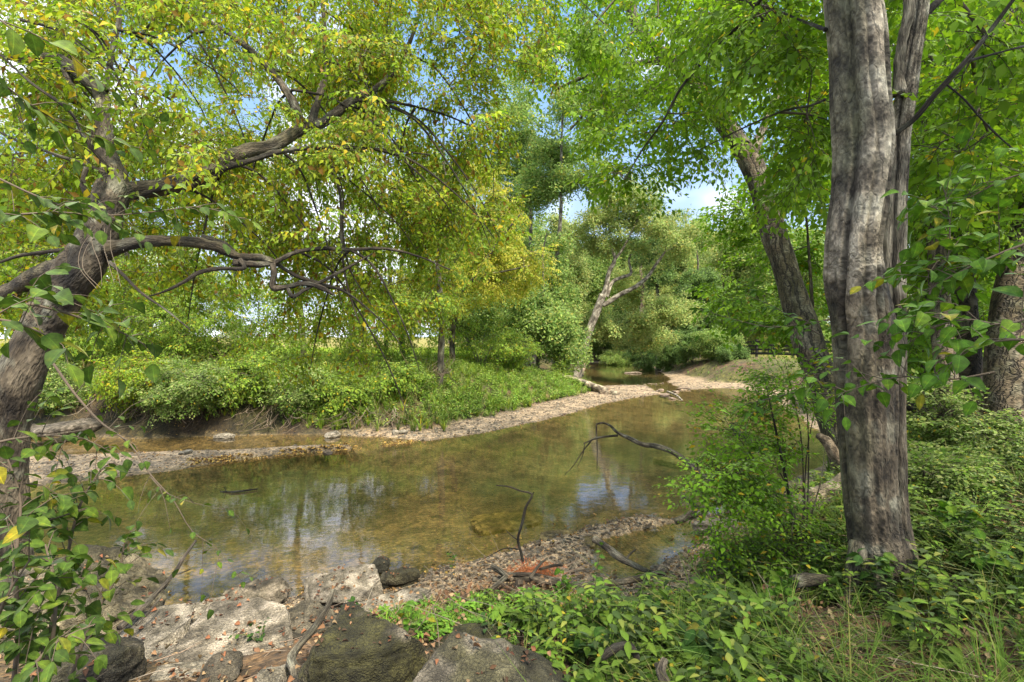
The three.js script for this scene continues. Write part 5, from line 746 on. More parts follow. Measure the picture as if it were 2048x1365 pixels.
// ---------- plank fence on the far right bank ----------
{
  const at = (px, d) => { const x = (px - CX) / FPX * d; return V(x, ground(x, -d), -d); }, a = at(1395, 46), e = at(1720, 33), root = thing('plank_fence', 'dark plank pasture fence with four rails on the far right bank', 'fence', a), n = 9;
  for (let k = 0; k <= n; k++) {
    const p = a.clone().lerp(e, k / n); p.y = ground(p.x, p.z); const g = new THREE.BoxGeometry(0.14, 1.45, 0.14); const m = mesh('post', g, M.plank, root); m.position.copy(p).sub(a).add(V(0, 0.65, 0)); m.rotation.y = Math.atan2(-(e.z - a.z), e.x - a.x);
    if (k < n) { const q = a.clone().lerp(e, (k + 1) / n); q.y = ground(q.x, q.z); const l = p.distanceTo(q); for (let r = 0; r < 4; r++) { const b = mesh('rail', new THREE.BoxGeometry(l - 0.004, 0.14, 0.03), M.plank, root), c = p.clone().lerp(q, 0.5).sub(a); b.position.set(c.x, c.y + 0.25 + r * 0.31, c.z); b.rotation.set(0, Math.atan2(-(q.z - p.z), q.x - p.x), Math.atan2(q.y - p.y, Math.hypot(q.x - p.x, q.z - p.z)), 'YXZ'); b.translateZ(0.087); } }
  }
}
// ---------- saplings and herbs close by: every leaf its own ----------
const leafShapes = [], leafMats = [];
for (let k = 0; k < 4; k++) { const b = new GB(); addLeaf(b, V(0, 0, 0), V(1, 0, 0), V(0, 1, 0), 1, 0.62 + 0.06 * k, [1, 1, 1], 2, 0.12 + 0.1 * k, 0.12 + 0.12 * k); leafShapes.push(b.build()); }
const tones = (list) => list.map(([r, g, b]) => { const m = M.big.clone(); m.color.setRGB(r, g, b); return m; });
const TONES = { beech: tones([[0.12, 0.20, 0.025], [0.15, 0.235, 0.03], [0.085, 0.145, 0.025], [0.20, 0.28, 0.03], [0.34, 0.33, 0.03], [0.48, 0.37, 0.03]]), bright: tones([[0.14, 0.28, 0.02], [0.17, 0.32, 0.025], [0.10, 0.21, 0.02], [0.23, 0.35, 0.03], [0.42, 0.36, 0.03]]), herb: tones([[0.07, 0.16, 0.03], [0.10, 0.21, 0.03], [0.055, 0.115, 0.03], [0.16, 0.25, 0.03], [0.33, 0.27, 0.03]]), dry: tones([[0.30, 0.17, 0.07], [0.38, 0.26, 0.10], [0.2, 0.11, 0.05]]) };
const weights = [5, 4, 4, 2, 0.7, 0.4];
function leaves(root, at, spots, tone, R) {              // the 300 largest as parts, the rest joined
  spots.sort((a, b) => b[2] - a[2]);
  const rest = [];
  spots.forEach(([p, d, s, tint], i) => {
    const m = new THREE.Matrix4().compose(p.clone().sub(at), aim(d, (R() - 0.5) * 1.5), V(s, s, s)); let w = R() * weights.slice(0, tone.length).reduce((x, y) => x + y), k = 0; while (k < tone.length - 1 && (w -= weights[k]) > 0) k++;
    if (i < 290) { const l = mesh('leaf', leafShapes[i % 4], tone[tint ?? k], root); m.decompose(l.position, l.quaternion, l.scale); }
    else { const g = leafShapes[i % 4].clone().applyMatrix4(m), c = tone[k].color, a = g.attributes.color; for (let j = 0; j < a.count; j++) a.setXYZ(j, a.getX(j) * c.r, a.getY(j) * c.g, a.getZ(j) * c.b); rest.push(g); }
  });
  if (rest.length) mesh('leaf_mass', mergeGeometries(rest), M.big, root, 'stuff');
}
// shoots: polylines of pixels and depths; side twigs and alternate leaves grow from them
function leafy(name, label, category, shoots, o) {
  const R = rng(o.seed), at = o.at ?? shoots[0].pts[0][0], root = thing(name, label, category, at, o.group), spots = [];
  const fill = (curve, len, from, size, hang) => { const n = Math.floor(len * (1 - from) / o.gap); let flip = R() < 0.5 ? 1 : -1; for (let i = 0; i <= n; i++) { const t = from + (1 - from) * i / Math.max(n, 1), d = curve.getTangent(t), s = V().crossVectors(d, Y).normalize().multiplyScalar(flip); flip = -flip; const q = d.clone().multiplyScalar(0.6).addScaledVector(s, i === n ? 0.1 : 0.9).addScaledVector(rand(R), 0.35); q.y -= hang * (0.4 + R()); spots.push([curve.getPoint(t), q.normalize(), size * (0.65 + 0.5 * R())]); } };
  for (const s of shoots) {
    const g = tube(s.pts, { rad: 6, step: 0.06, color: () => o.wood ?? [0.085, 0.065, 0.045] }); const { curve, length } = g.userData; g.translate(-at.x, -at.y, -at.z); mesh('stem', g, M.twig, root);
    if (s.leaf !== false) fill(curve, length, s.from ?? 0.3, o.size * (s.size ?? 1), o.hang ?? 0.4);
    const tb = new GB(), n = s.twigs ?? Math.round(length / (o.every ?? 0.16));
    for (let k = 0; k < n; k++) {
      const t = lerp(s.from ?? 0.3, 0.98, (k + R()) / n), p = curve.getPoint(t), d = curve.getTangent(t), l = (o.twigLen ?? 0.25) * (0.6 + 0.7 * R()) * (1.15 - 0.5 * t), e = d.clone().multiplyScalar(0.6).addScaledVector(rand(R), 0.9).add(V(0, o.lift ?? 0.1, 0)).normalize(), m = p.clone().addScaledVector(e, l * 0.5).add(V(0, 0.02, 0)), f = p.clone().addScaledVector(e, l).add(V(0, -l * 0.12, 0)), c = new THREE.CatmullRomCurve3([p, m, f]);
      for (let j = 0; j < 4; j++) addStick(tb, c.getPoint(j / 4).sub(at), c.getPoint((j + 1) / 4).sub(at), 0.0024 - j * 0.0004, 0.002 - j * 0.0004, o.wood ?? [0.085, 0.065, 0.045], 4);
      fill(c, l, 0.25, o.size * (s.size ?? 1), o.hang ?? 0.4);
    }
    if (n) mesh('side_twigs', tb.build(), M.twig, root, 'stuff');
  }
  leaves(root, at, spots, o.tone, R);
  return root;
}
const sh = (list, o = {}) => ({ pts: list.map(([x, y, d, r]) => [P(x, y, d), r]), ...o });
leafy('beech_sapling', 'broad leaved sapling with yellow spotted leaves filling the bottom left corner', 'sapling', [
  sh([[60, 1420, 1.9, 0.009], [95, 1280, 1.95, 0.008], [130, 1130, 2.0, 0.006], [160, 1010, 2.05, 0.005], [200, 940, 2.1, 0.003]], { from: 0.1 }),
  sh([[20, 1420, 1.75, 0.009], [35, 1280, 1.75, 0.008], [30, 1130, 1.75, 0.006], [40, 1000, 1.8, 0.004], [15, 920, 1.8, 0.003]], { from: 0.05 }),
  sh([[120, 1420, 2.1, 0.01], [150, 1330, 2.1, 0.008], [185, 1240, 2.15, 0.006], [235, 1150, 2.2, 0.004], [250, 1080, 2.25, 0.003]], { from: 0.15, size: 0.9 }),
  sh([[-30, 1350, 1.6, 0.008], [-10, 1250, 1.6, 0.006], [20, 1180, 1.6, 0.004], [60, 1120, 1.62, 0.003]], { from: 0.1 }),
  sh([[-60, 900, 2.0, 0.006], [20, 880, 2.05, 0.005], [100, 872, 2.1, 0.004], [170, 880, 2.15, 0.003], [220, 905, 2.2, 0.002]], { from: 0.2, size: 0.85 }),
  sh([[60, 1400, 1.7, 0.008], [100, 1300, 1.72, 0.007], [110, 1190, 1.75, 0.005], [90, 1090, 1.8, 0.003]], { from: 0.05 }),
  sh([[-40, 1200, 1.8, 0.007], [10, 1110, 1.85, 0.006], [80, 1050, 1.9, 0.004], [170, 1020, 2.0, 0.002]], { from: 0.1 }),
  sh([[20, 1420, 1.6, 0.008], [60, 1340, 1.6, 0.006], [120, 1280, 1.65, 0.004], [190, 1250, 1.7, 0.002]], { from: 0.05 })],
{ seed: 501, size: 0.062, gap: 0.038, tone: TONES.beech, hang: 0.5, twigLen: 0.25, every: 0.045 });
leafy('drooping_twig', 'long thin twig with small leaves drooping across the left water', 'twig', [
  sh([[100, 720, 3.0, 0.008], [150, 790, 3.0, 0.007], [200, 845, 3.0, 0.006], [260, 890, 3.0, 0.005], [300, 950, 3.0, 0.004], [345, 1000, 3.0, 0.003], [385, 1065, 3.0, 0.0025], [430, 1095, 3.0, 0.002], [460, 1130, 3.0, 0.0015], [485, 1165, 3.0, 0.001]], { from: 0.2, twigs: 9 }),
  sh([[300, 955, 3.0, 0.003], [330, 985, 2.95, 0.002], [380, 1005, 2.9, 0.0015], [450, 1020, 2.85, 0.001]], { from: 0.2, twigs: 3 }),
  sh([[150, 790, 3.0, 0.004], [170, 765, 3.0, 0.003], [182, 752, 3.0, 0.002]], { from: 0.5, twigs: 1 })],
{ seed: 502, size: 0.05, gap: 0.11, tone: TONES.beech, hang: 0.4, twigLen: 0.3 });
leafy('overhanging_branch', 'near branch with large leaves hanging in at the left edge', 'branch', [
  sh([[-90, 560, 1.8, 0.008], [0, 600, 1.85, 0.006], [90, 615, 1.9, 0.005], [170, 640, 2.0, 0.004], [240, 665, 2.1, 0.003], [290, 690, 2.2, 0.002]], { from: 0.15 }),
  sh([[-80, 630, 1.6, 0.006], [0, 640, 1.65, 0.005], [70, 660, 1.7, 0.003], [120, 690, 1.75, 0.002]], { from: 0.15 }),
  sh([[-60, 420, 2.2, 0.006], [20, 430, 2.2, 0.005], [110, 425, 2.3, 0.004], [180, 430, 2.4, 0.002]], { from: 0.2 })],
{ seed: 503, size: 0.08, gap: 0.045, tone: TONES.beech, hang: 0.35, twigLen: 0.22, every: 0.05 });
leafy('overhanging_branch', 'near branch with grey green leaves crossing in front of the crooked trunk', 'branch', [
  sh([[-60, 330, 2.6, 0.006], [90, 400, 2.7, 0.005], [190, 430, 2.8, 0.004], [300, 425, 2.9, 0.003], [400, 415, 3.0, 0.0025], [490, 440, 3.1, 0.0015]], { from: 0.15 }),
  sh([[-60, 20, 1.5, 0.005], [-10, 35, 1.5, 0.003], [25, 60, 1.5, 0.002]], { from: 0.3, twigs: 1 }),
  sh([[-40, 130, 2.2, 0.005], [60, 210, 2.4, 0.004], [150, 260, 2.6, 0.003], [290, 300, 2.8, 0.002]], { from: 0.1 })],
{ seed: 504, size: 0.078, gap: 0.05, tone: TONES.beech, hang: 0.3, twigLen: 0.26, every: 0.08 });
leafy('leafy_branch', 'leafy branches with large oval leaves right of the double trunk', 'branch', [
  sh([[2110, 470, 2.5, 0.008], [2020, 500, 2.55, 0.006], [1930, 540, 2.6, 0.005], [1860, 580, 2.7, 0.003], [1800, 640, 2.8, 0.002]], { from: 0.1 }),
  sh([[1840, 690, 2.7, 0.006], [1862, 580, 2.7, 0.005], [1895, 520, 2.7, 0.004], [1900, 450, 2.7, 0.003], [1890, 380, 2.7, 0.002]], { from: 0.2 }),
  sh([[2100, 620, 2.2, 0.007], [2010, 650, 2.25, 0.006], [1930, 640, 2.3, 0.004], [1860, 660, 2.4, 0.003], [1800, 700, 2.5, 0.002]], { from: 0.1 }),
  sh([[2120, 690, 2.0, 0.006], [2050, 680, 2.05, 0.005], [1960, 690, 2.15, 0.003], [1900, 730, 2.2, 0.002]], { from: 0.1 }),
  sh([[2110, 330, 2.8, 0.006], [2010, 360, 2.9, 0.004], [1930, 400, 3, 0.003], [1850, 420, 3, 0.002]], { from: 0.1 }),
  sh([[1990, 745, 2.4, 0.005], [1900, 760, 2.45, 0.004], [1800, 755, 2.5, 0.003], [1720, 775, 2.55, 0.002], [1650, 800, 2.6, 0.001]], { from: 0.15, size: 0.9 })],
{ seed: 505, size: 0.088, gap: 0.05, tone: TONES.bright, hang: 0.3, twigLen: 0.34, every: 0.05 });
leafy('leafy_branch', 'bright leafy twigs in front of the leaning tree, left of the double trunk', 'branch', [
  sh([[1660, 640, 4.2, 0.007], [1600, 650, 4.2, 0.005], [1540, 655, 4.25, 0.004], [1470, 640, 4.3, 0.003], [1400, 620, 4.4, 0.002]], { from: 0.05 }),
  sh([[1640, 670, 4.4, 0.006], [1590, 640, 4.4, 0.005], [1540, 610, 4.4, 0.003], [1490, 590, 4.4, 0.002]], { from: 0.1 }),
  sh([[1655, 790, 4.0, 0.006], [1600, 785, 4.0, 0.005], [1550, 795, 4.0, 0.003], [1490, 810, 4.0, 0.002]], { from: 0.1 })],
{ seed: 506, size: 0.085, gap: 0.055, tone: TONES.bright, hang: 0.2, twigLen: 0.26, every: 0.10 });
// understorey shrub of small leaves before the water
{
  const base = hit(1607, 1090), limbs = [], tips = [[1530, 760], [1570, 720], [1450, 840], [1380, 920], [1640, 780], [1600, 690], [1340, 960], [1500, 880], [1400, 1000], [1650, 900]];
  tips.forEach(([x, y], k) => { const e = P(x, y, 4.1 + 0.12 * k), m = base.clone().lerp(e, 0.5).add(V(k % 2 ? 0.06 : -0.04, 0.12, 0)); limbs.push({ name: 'stem', grow: 0.3, opt: { rad: 6, step: 0.08 }, tint: k ? [0.10, 0.075, 0.05] : [0.075, 0.058, 0.045], pts: [[base.clone().add(V((k % 3 - 1) * 0.03, -0.08, 0)), k ? 0.008 : 0.02], [m, k ? 0.006 : 0.012], [e, 0.002]] }); });
  plant('understorey_shrub', 'fine twigged shrub with small bright leaves left of the double trunk', 'shrub', { at: base, seed: 511, limbs, leaf: 'under', per: 3, jit: 0.10, hang: 0.05, twig: 0.0013, twigMax: 0.006, lump: 0.45, seg: 0.15, arch: 0.03, boxes: [[1520, 1660, 740, 830, 3.8, 5.2, 32, 0.02], [1450, 1660, 820, 1010, 3.8, 5.0, 55, 0.02], [1370, 1500, 900, 1000, 3.9, 4.9, 22, 0], [1420, 1640, 1000, 1110, 3.8, 4.6, 26, 0]] });
}
// herbs one can tell apart
function herb(label, px, py, h, size, tone, o = {}) {
  const b = hit(px, py), R = rng(o.seed ?? px * 7 + py), n = o.stems ?? 3, shoots = [];
  for (let k = 0; k < n; k++) { const l = V((R() - 0.5) * h * 0.8, 0, (R() - 0.5) * h * 0.6), H = h * (0.7 + 0.4 * R()); shoots.push({ pts: [[b.clone().add(V(0, -0.02, 0)), 0.0028], [b.clone().addScaledVector(l, 0.4).add(V(0, H * 0.55, 0)), 0.002], [b.clone().add(l).add(V(0, H, 0)), 0.001]], from: o.from ?? 0.25, twigs: o.twigs ?? 1 }); }
  return leafy(o.name ?? 'herb', label, 'plant', shoots, { seed: (o.seed ?? px) + 1, size, gap: o.gap ?? 0.035, tone, hang: o.hang ?? 0.25, twigLen: 0.14, wood: [0.10, 0.11, 0.04] });
}
herb('leafy herb with narrow pointed leaves against the foot of the double trunk', 1735, 1215, 0.34, 0.085, TONES.herb, { stems: 5 });
herb('herb with rounded pale leaves leaning on the trunk foot', 1790, 1230, 0.30, 0.06, TONES.bright, { stems: 4 });
herb('yellowing drooping herb right of the double trunk foot', 1835, 1245, 0.24, 0.075, tones([[0.30, 0.27, 0.04], [0.2, 0.24, 0.04], [0.33, 0.22, 0.04]]), { stems: 3, hang: 1.2 });
herb('tall single stemmed herb with round leaves before the drift log', 1182, 1290, 0.62, 0.045, TONES.bright, { stems: 1, gap: 0.045, from: 0.3, twigs: 0 });
herb('broad leaved herb at the bottom edge, right of the forked root', 1400, 1350, 0.2, 0.10, TONES.herb, { stems: 4 });
herb('low broad leaved herb in the middle of the ground cover', 1330, 1275, 0.22, 0.085, TONES.herb, { stems: 4 });
herb('grey green pointed herb near the short mossy log', 1470, 1175, 0.28, 0.085, TONES.herb, { stems: 4 });
herb('bright leaved seedling in front of the short mossy log', 1570, 1235, 0.22, 0.07, TONES.bright, { stems: 4 });
herb('small dark seedling on the edge of the broad mossy boulder', 985, 1290, 0.13, 0.055, TONES.herb, { stems: 3 });
herb('seedling with two tall leaves in the crack of the mossy boulders', 810, 1290, 0.14, 0.06, TONES.bright, { stems: 2 });
herb('climbing herb hanging over the top of the mossy boulder', 705, 1255, 0.16, 0.045, TONES.herb, { stems: 4 });
herb('clump of pointed leaves at the right edge of the ground cover', 1985, 1190, 0.32, 0.085, TONES.bright, { stems: 5 });
herb('large leaved herb behind the right side of the trunk foot', 1905, 1110, 0.36, 0.09, TONES.bright, { stems: 5 });
herb('herb with long leaves beside the root at the bottom middle', 1190, 1355, 0.2, 0.075, TONES.herb, { stems: 4 });
herb('creeping herb on the limestone ledge at the bottom left', 520, 1300, 0.12, 0.035, TONES.herb, { stems: 4 });
herb('dry tan seed stalk standing in the ground cover', 1455, 1330, 0.3, 0.03, TONES.dry, { stems: 1, hang: 0.8 });
herb('leafy seedling behind the drift log', 1130, 1210, 0.2, 0.06, TONES.bright, { stems: 4 });
herb('small seedling on the gravel tongue', 905, 1143, 0.14, 0.05, TONES.herb, { stems: 2 });
// ---------- ground cover nobody could count ----------
const on = (x, z, up = 0) => V(x, ground(x, z) + up, z);
const upright = (R, lean = 0.25) => new THREE.Quaternion().setFromEuler(new THREE.Euler((R() - 0.5) * lean, R() * 6.283, (R() - 0.5) * lean));
const herbGeo = (seed, h, L, W, pal, n) => { const R = rng(seed), b = new GB(); for (let s = 0; s < 3; s++) { let p = V(0, 0, 0), d = V(R() - 0.5, 1.3, R() - 0.5).normalize(); const col = [0.08, 0.10, 0.03]; for (let i = 0; i < n; i++) { const q = p.clone().addScaledVector(d, h / n); addStick(b, p, q, 0.0022, 0.0018, col, 3); d.addScaledVector(rand(R), 0.12).normalize(); for (const sg of [0, Math.PI]) { const a = i * 1.57 + sg + R() * 0.7, e = V(Math.cos(a), 0.35 - 0.5 * R(), Math.sin(a)).normalize(), k = (0.6 + 0.6 * R()) * (i < n / 3 ? 0.8 : 1); if (R() < 0.85) addLeaf(b, q, e, V(0, 1, 0).addScaledVector(rand(R), 0.35).normalize(), L * k, W * k, pick(pal, R), 2, 0.3, 0.3); } p = q; } } return b.build(); };
const tuftGeo = (seed, n, h, w, pal, spread = 0.5) => { const R = rng(seed), b = new GB(); for (let k = 0; k < n; k++) { const a = R() * 6.283, o = V(Math.cos(a) * 0.03 * R(), 0, Math.sin(a) * 0.03 * R()), out = V(Math.cos(a), 0, Math.sin(a)), H = h * (0.5 + 0.7 * R()), s = spread * (0.3 + R()), c = pick(pal, R), side = V().crossVectors(out, Y); const pts = [0, 0.35, 0.7, 1].map((t) => o.clone().addScaledVector(out, s * H * t * t * 1.3).add(V(0, H * (t - 0.45 * s * t * t), 0))); let pr = null; pts.forEach((p, i) => { const ww = w * [1, 0.9, 0.6, 0.05][i] / 2, l = b.v(p.clone().addScaledVector(side, -ww), c), r = b.v(p.clone().addScaledVector(side, ww), c); if (pr) { b.t(pr[0], pr[1], l); b.t(pr[1], r, l); } pr = [l, r]; }); } return b.build(); };
const curl = (seed, pal, n = 1) => { const R = rng(seed), b = new GB(); for (let i = 0; i < n; i++) addLeaf(b, V((R() - 0.5) * 0.12 * (n - 1), 0.004 * i, (R() - 0.5) * 0.12 * (n - 1)), V(R() - 0.5, 0.05, R() - 0.5).normalize(), V(0, 1, 0).addScaledVector(rand(R), 0.45).normalize(), 0.055 * (0.6 + 0.7 * R()), 0.032 * (0.7 + 0.6 * R()), pick(pal, R), 2, 0.3 + 0.9 * R(), -0.3 + 0.8 * R()); return b.build(); };
const pebble = (seed, c) => { const R = rng(seed), g = new THREE.IcosahedronGeometry(1, 1), p = g.attributes.position, col = []; for (let i = 0; i < p.count; i++) { const x = p.getX(i), y = p.getY(i), z = p.getZ(i), k = 1 + 0.3 * noise3(x * 1.3 + seed, y * 1.3, z * 1.3); p.setXYZ(i, x * k, y * k * 0.55, z * k * 0.8); col.push(...c); } g.setAttribute('color', new THREE.Float32BufferAttribute(col, 3)); g.computeVertexNormals(); return g; };
function cover(name, label, category, geos, material, n, place, seed) {
  const R = rng(seed), lists = geos.map(() => []);
  for (let k = 0, tries = 0; k < n && tries < n * 30; tries++) { const e = place(R); if (e) { lists[k % geos.length].push(e); k++; } }
  const root = tag(new THREE.Group(), label, category, null, 'stuff'); root.name = numbered(name); scene.add(root);
  lists.forEach((l, k) => { if (l.length) scatter(name.replace(/s$/, '') + '_spread', geos[k], material, l, root); });
}
const t3 = (R, a = 0.7, b = 0.6) => { const v = a + b * R(); return [v * (0.92 + 0.16 * R()), v, v]; };
// near bank, right of the rocks
const nearBank = (R, d0, d1) => { const d = d0 + (d1 - d0) * R() ** 1.3, px = 1000 + 1180 * R(), x = (px - CX) / FPX * d * 1.02; return [x, d]; };
cover('herb_layer', 'dense low green herbs carpeting the right bank under the trees', 'herbs', [herbGeo(601, 0.20, 0.06, 0.034, PAL.herb, 5), herbGeo(602, 0.28, 0.07, 0.03, PAL.herb, 6), herbGeo(603, 0.10, 0.045, 0.036, PAL.herb, 3), herbGeo(610, 0.16, 0.10, 0.055, PAL.herb, 3), herbGeo(604, 0.16, 0.035, 0.022, PAL.lush, 5)], M.grass, 2300, (R) => {
  const [x, d] = nearBank(R, 1.7, 10), q = land(x, d); if (q.s < 0.5 || q.gravel > 0.55 || q.h < 0.2) return null; const px = CX + x / d * FPX, py = CY + (EYE - q.h) / d * FPX; if (px < 1330 && py < 1215 - Math.max(0, px - 1130) * 0.25) return null; const bare = smoothstep(px, 1750, 2000) * smoothstep(py, 1150, 1300) * 0.75; if (fbm(x * 1.1, 1, d * 1.1, 3) < -0.14 || R() < bare) return null; return [V(x, q.h - 0.01, -d), upright(R), (0.55 + 0.6 * R()) * (d < 2.4 ? 0.75 : 1), t3(R)]; }, 611);
cover('bank_grass', 'thin arching grass blades between the herbs of the right bank', 'grass', [tuftGeo(605, 18, 0.26, 0.005, PAL.grass, 0.8), tuftGeo(606, 12, 0.34, 0.006, PAL.grass, 0.9), tuftGeo(607, 22, 0.16, 0.005, PAL.lush, 0.6)], M.grass, 800, (R) => {
  const [x, d] = nearBank(R, 1.6, 9), q = land(x, d); if (q.s < 0.35 || q.h < 0.12) return null; const px = CX + x / d * FPX, py = CY + (EYE - q.h) / d * FPX; if (px < 1330 && py < 1225) return null; if (fbm(x * 0.9 + 7, 1, d * 0.9, 3) < -0.1) return null; return [V(x, q.h - 0.01, -d), upright(R, 0.5), 0.6 + 0.7 * R(), t3(R)]; }, 612);
cover('edge_grass', 'bright green grass tufts at the edge of the gravel tongue', 'grass', [tuftGeo(608, 26, 0.10, 0.005, PAL.lush, 0.6), herbGeo(609, 0.08, 0.04, 0.02, PAL.lush, 4)], M.grass, 420, (R) => { const px = 740 + 560 * R(), py = 1212 + 85 * R() - Math.max(0, px - 900) * 0.05, p = hit(px, py); if (fbm(p.x * 2, 1, p.z * 2, 3) < -0.05 || p.y < 0.2) return null; return [p, upright(R, 0.4), 0.5 + 0.7 * R(), t3(R)]; }, 613);
cover('leaf_litter', 'brown dead leaves littering the near bank and the ledges', 'dead leaves', [curl(621, PAL.dead), curl(622, PAL.dead, 3), curl(623, PAL.dead, 4), curl(624, PAL.dead, 2)], M.dead, 12000, (R) => {
  const d = 1.5 + 6.5 * R() ** 1.4, px = -60 + 2200 * R(), x = (px - CX) / FPX * d, q = land(x, d); if (q.s < 0.1 || (px < 640 && R() < 0.75)) return null; if (q.gravel > 0.5 && R() < 0.8) return null; return [V(x, q.h + 0.006, -d), upright(R, 1.0), (0.3 + 0.55 * R()) * (d > 4 ? 1.25 : 1), t3(R)]; }, 614);
const sticks = (seed, n, h, up) => { const R = rng(seed), b = new GB(); for (let k = 0; k < n; k++) { const a = V((R() - 0.5) * 0.3, 0.008, (R() - 0.5) * 0.3), d = rand(R); d.y = up ? 1 + R() : Math.abs(d.y) * 0.12; d.normalize(); const l = h * (0.5 + R()), c = up ? [0.30, 0.23, 0.12] : pick([[0.16, 0.12, 0.085, 2], [0.24, 0.19, 0.14, 1], [0.08, 0.06, 0.045, 1]], R), m = a.clone().addScaledVector(d, l * 0.5).addScaledVector(rand(R), l * 0.06), e = a.clone().addScaledVector(d, l); addStick(b, a, m, 0.0028, 0.0024, c, 4); addStick(b, m, e, 0.0024, 0.0012, c, 4); } return b.build(); };
cover('twig_litter', 'small dead twigs and dry stalks among the litter of the near bank', 'twigs', [sticks(681, 4, 0.3), sticks(682, 3, 0.4), sticks(683, 4, 0.2)], M.twig, 480, (R) => { const d = 1.5 + 6 * R() ** 1.3, px = -60 + 2200 * R(), x = (px - CX) / FPX * d, q = land(x, d); if (q.s < 0.15 || (px < 640 && R() < 0.7)) return null; return [V(x, q.h, -d), upright(R, 0.3), 0.6 + 0.6 * R(), t3(R)]; }, 684);
cover('pebble_bed', 'grey and tan pebbles strewn over the gravel and the sand bar', 'pebbles', [pebble(631, [0.46, 0.40, 0.31]), pebble(632, [0.40, 0.35, 0.27]), pebble(633, [0.50, 0.46, 0.39]), pebble(634, [0.36, 0.29, 0.22])], M.rock, 15000, (R) => {
  const far = R(), d = far < 0.35 ? 4 + 4 * R() : far < 0.8 ? 8.5 + 16 * R() : 20 + 12 * R(), px = -100 + 1650 * R(), x = (px - CX) / FPX * d, q = land(x, d); if (q.gravel < 0.35 && !(q.s < 0 && q.h > -0.06 && R() < 0.3)) return null; const s = (0.006 + 0.024 * R() ** 5) * (d > 12 ? 1.8 : 1); return [V(x, q.h + s * 0.15, -d), upright(R, 0.6), V(s * (0.8 + 0.5 * R()), s, s), t3(R, 0.75, 0.5)]; }, 616);
cover('gravel_litter', 'brown leaf crumbs and twigs strewn over the gravel', 'dead leaves', [curl(627, PAL.dead, 4), curl(628, PAL.dead, 3)], M.dead, 1500, (R) => { const far = R(), d = far < 0.38 ? 4 + 4 * R() : 9 + 16 * R(), px = -100 + 1600 * R(), x = (px - CX) / FPX * d, q = land(x, d); if (q.gravel < 0.4) return null; return [V(x, q.h + 0.006, -d), upright(R, 0.5), 0.2 + 0.35 * R(), t3(R)]; }, 617);
cover('floating_leaves', 'line of yellow fallen leaves drifting at the end of the sand bar', 'fallen leaves', [curl(641, PAL.gold, 3), curl(642, PAL.gold, 2), curl(643, PAL.gold, 1)], M.dead, 650, (R) => { const t = R(), k = R() - 0.5, px = lerp(380, 830, t) + 20 * k, py = lerp(928, 886, t) + (R() - 0.5) * 14 * (1 - 0.5 * t), p = hit(px, py, true); if (fbm(p.x * 1.4, 0, p.z * 2, 2) < -0.1) return null; return [V(p.x, Math.max(p.y, 0) + 0.008, p.z), upright(R, 0.25), 0.5 + 0.7 * R(), t3(R)]; }, 618);
cover('floating_leaves', 'yellow fallen leaves along the water edge of the gravel and on the sand bar', 'fallen leaves', [curl(644, PAL.gold, 2), curl(645, PAL.gold, 1)], M.dead, 420, (R) => { const d = 5 + 18 * R(), px = -60 + 1500 * R(), x = (px - CX) / FPX * d, s = toPool(x, d); if (Math.abs(s) > 0.35 && !(barAt(x, d) > -0.3 && R() < 0.5)) return null; return [V(x, Math.max(ground(x, -d), 0) + 0.008, -d), upright(R, 0.3), 0.4 + 0.6 * R(), t3(R)]; }, 619);
{ const root = tag(new THREE.Group(), 'dead leaves caught on the tops of the boulders and slabs', 'dead leaves', null, 'stuff'); root.name = numbered('leaf_litter'); scene.add(root); STONE_LEAVES.forEach((l, k) => { if (l.length) scatter('leaf_litter_spread', curl(625 + k, PAL.dead, 2), M.dead, l, root); }); }
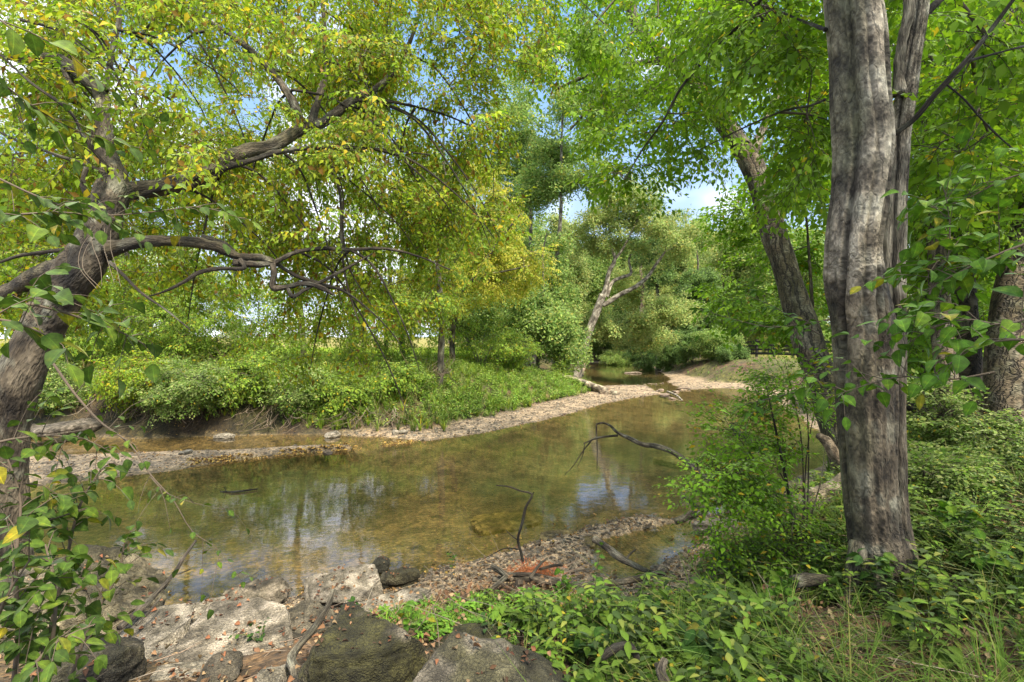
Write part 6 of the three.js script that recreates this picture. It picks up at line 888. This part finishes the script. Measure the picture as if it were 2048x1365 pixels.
// far bank
cover('slope_grass', 'light green grass on the slope of the far bank', 'grass', [tuftGeo(651, 26, 0.32, 0.012, PAL.bank, 0.6), tuftGeo(652, 26, 0.24, 0.012, PAL.shrub, 0.7), herbGeo(653, 0.2, 0.05, 0.026, PAL.shrub, 4)], M.grass, 5200, (R) => { const d = 13 + 15 * R(), px = 560 + 640 * R(), x = (px - CX) / FPX * d, q = land(x, d); if (q.s < 0.3 || q.gravel > 0.45) return null; return [V(x, q.h, -d), upright(R, 0.4), 0.7 + 0.8 * R(), t3(R, 0.85, 0.5)]; }, 661);
cover('slope_herbs', 'lush green weeds along the foot of the grassy slope', 'weeds', [herbGeo(654, 0.4, 0.10, 0.05, PAL.lush, 6), herbGeo(655, 0.32, 0.09, 0.05, PAL.lush, 5)], M.grass, 450, (R) => { const d = 15 + 12 * R(), px = 830 + 340 * R(), x = (px - CX) / FPX * d, q = land(x, d); if (q.gravel > 0.5 || q.s < q.m * 0.9 || q.s > q.m + 2.0) return null; return [V(x, q.h, -d), upright(R), 0.55 + 0.5 * R(), t3(R, 0.85, 0.5)]; }, 662);
cover('bank_weeds', 'weeds and seedlings between the shrubs of the far bank', 'weeds', [herbGeo(656, 0.28, 0.055, 0.03, PAL.shrub, 5), tuftGeo(657, 24, 0.42, 0.012, PAL.grass, 0.7), herbGeo(658, 0.4, 0.06, 0.03, PAL.herb, 7), tuftGeo(660, 24, 0.36, 0.012, PAL.bank, 0.7), sticks(685, 4, 0.5, true)], M.grass, 3200, (R) => { const d = 14 + 10 * R(), px = -100 + 1000 * R() ** 1.25, x = (px - CX) / FPX * d, q = land(x, d); if (q.s < 0.35) return null; return [V(x, q.h, -d), upright(R), 0.7 + 0.7 * R(), t3(R)]; }, 663);
cover('meadow_grass', 'tall sunlit grass of the meadow behind the bank trees', 'grass', [tuftGeo(659, 24, 0.5, 0.03, PAL.bank, 0.6)], M.grass, 3500, (R) => { const d = 23 + 40 * R() ** 1.5, px = -200 + 1150 * R(), x = (px - CX) / FPX * d, q = land(x, d); if (q.s < 3) return null; return [V(x, q.h, -d), upright(R), 0.7 + 0.7 * R(), t3(R, 1, 0.5)]; }, 664);
cover('right_bank_weeds', 'green weeds on the far right bank and under the plank fence', 'weeds', [herbGeo(671, 0.4, 0.11, 0.06, PAL.lush, 6), tuftGeo(672, 22, 0.45, 0.018, PAL.grass, 0.6)], M.grass, 3000, (R) => { const d = 9 + 45 * R() ** 1.4, px = 1180 + 950 * R(), x = (px - CX) / FPX * d, q = land(x, d); if (q.s < 0.4 || q.gravel > 0.5) return null; return [V(x, q.h, -d), upright(R), (0.8 + 0.7 * R()) * (d > 20 && d < 48 ? 0.4 : 1), t3(R, 0.85, 0.5)]; }, 665);
renderer.render(scene, camera);
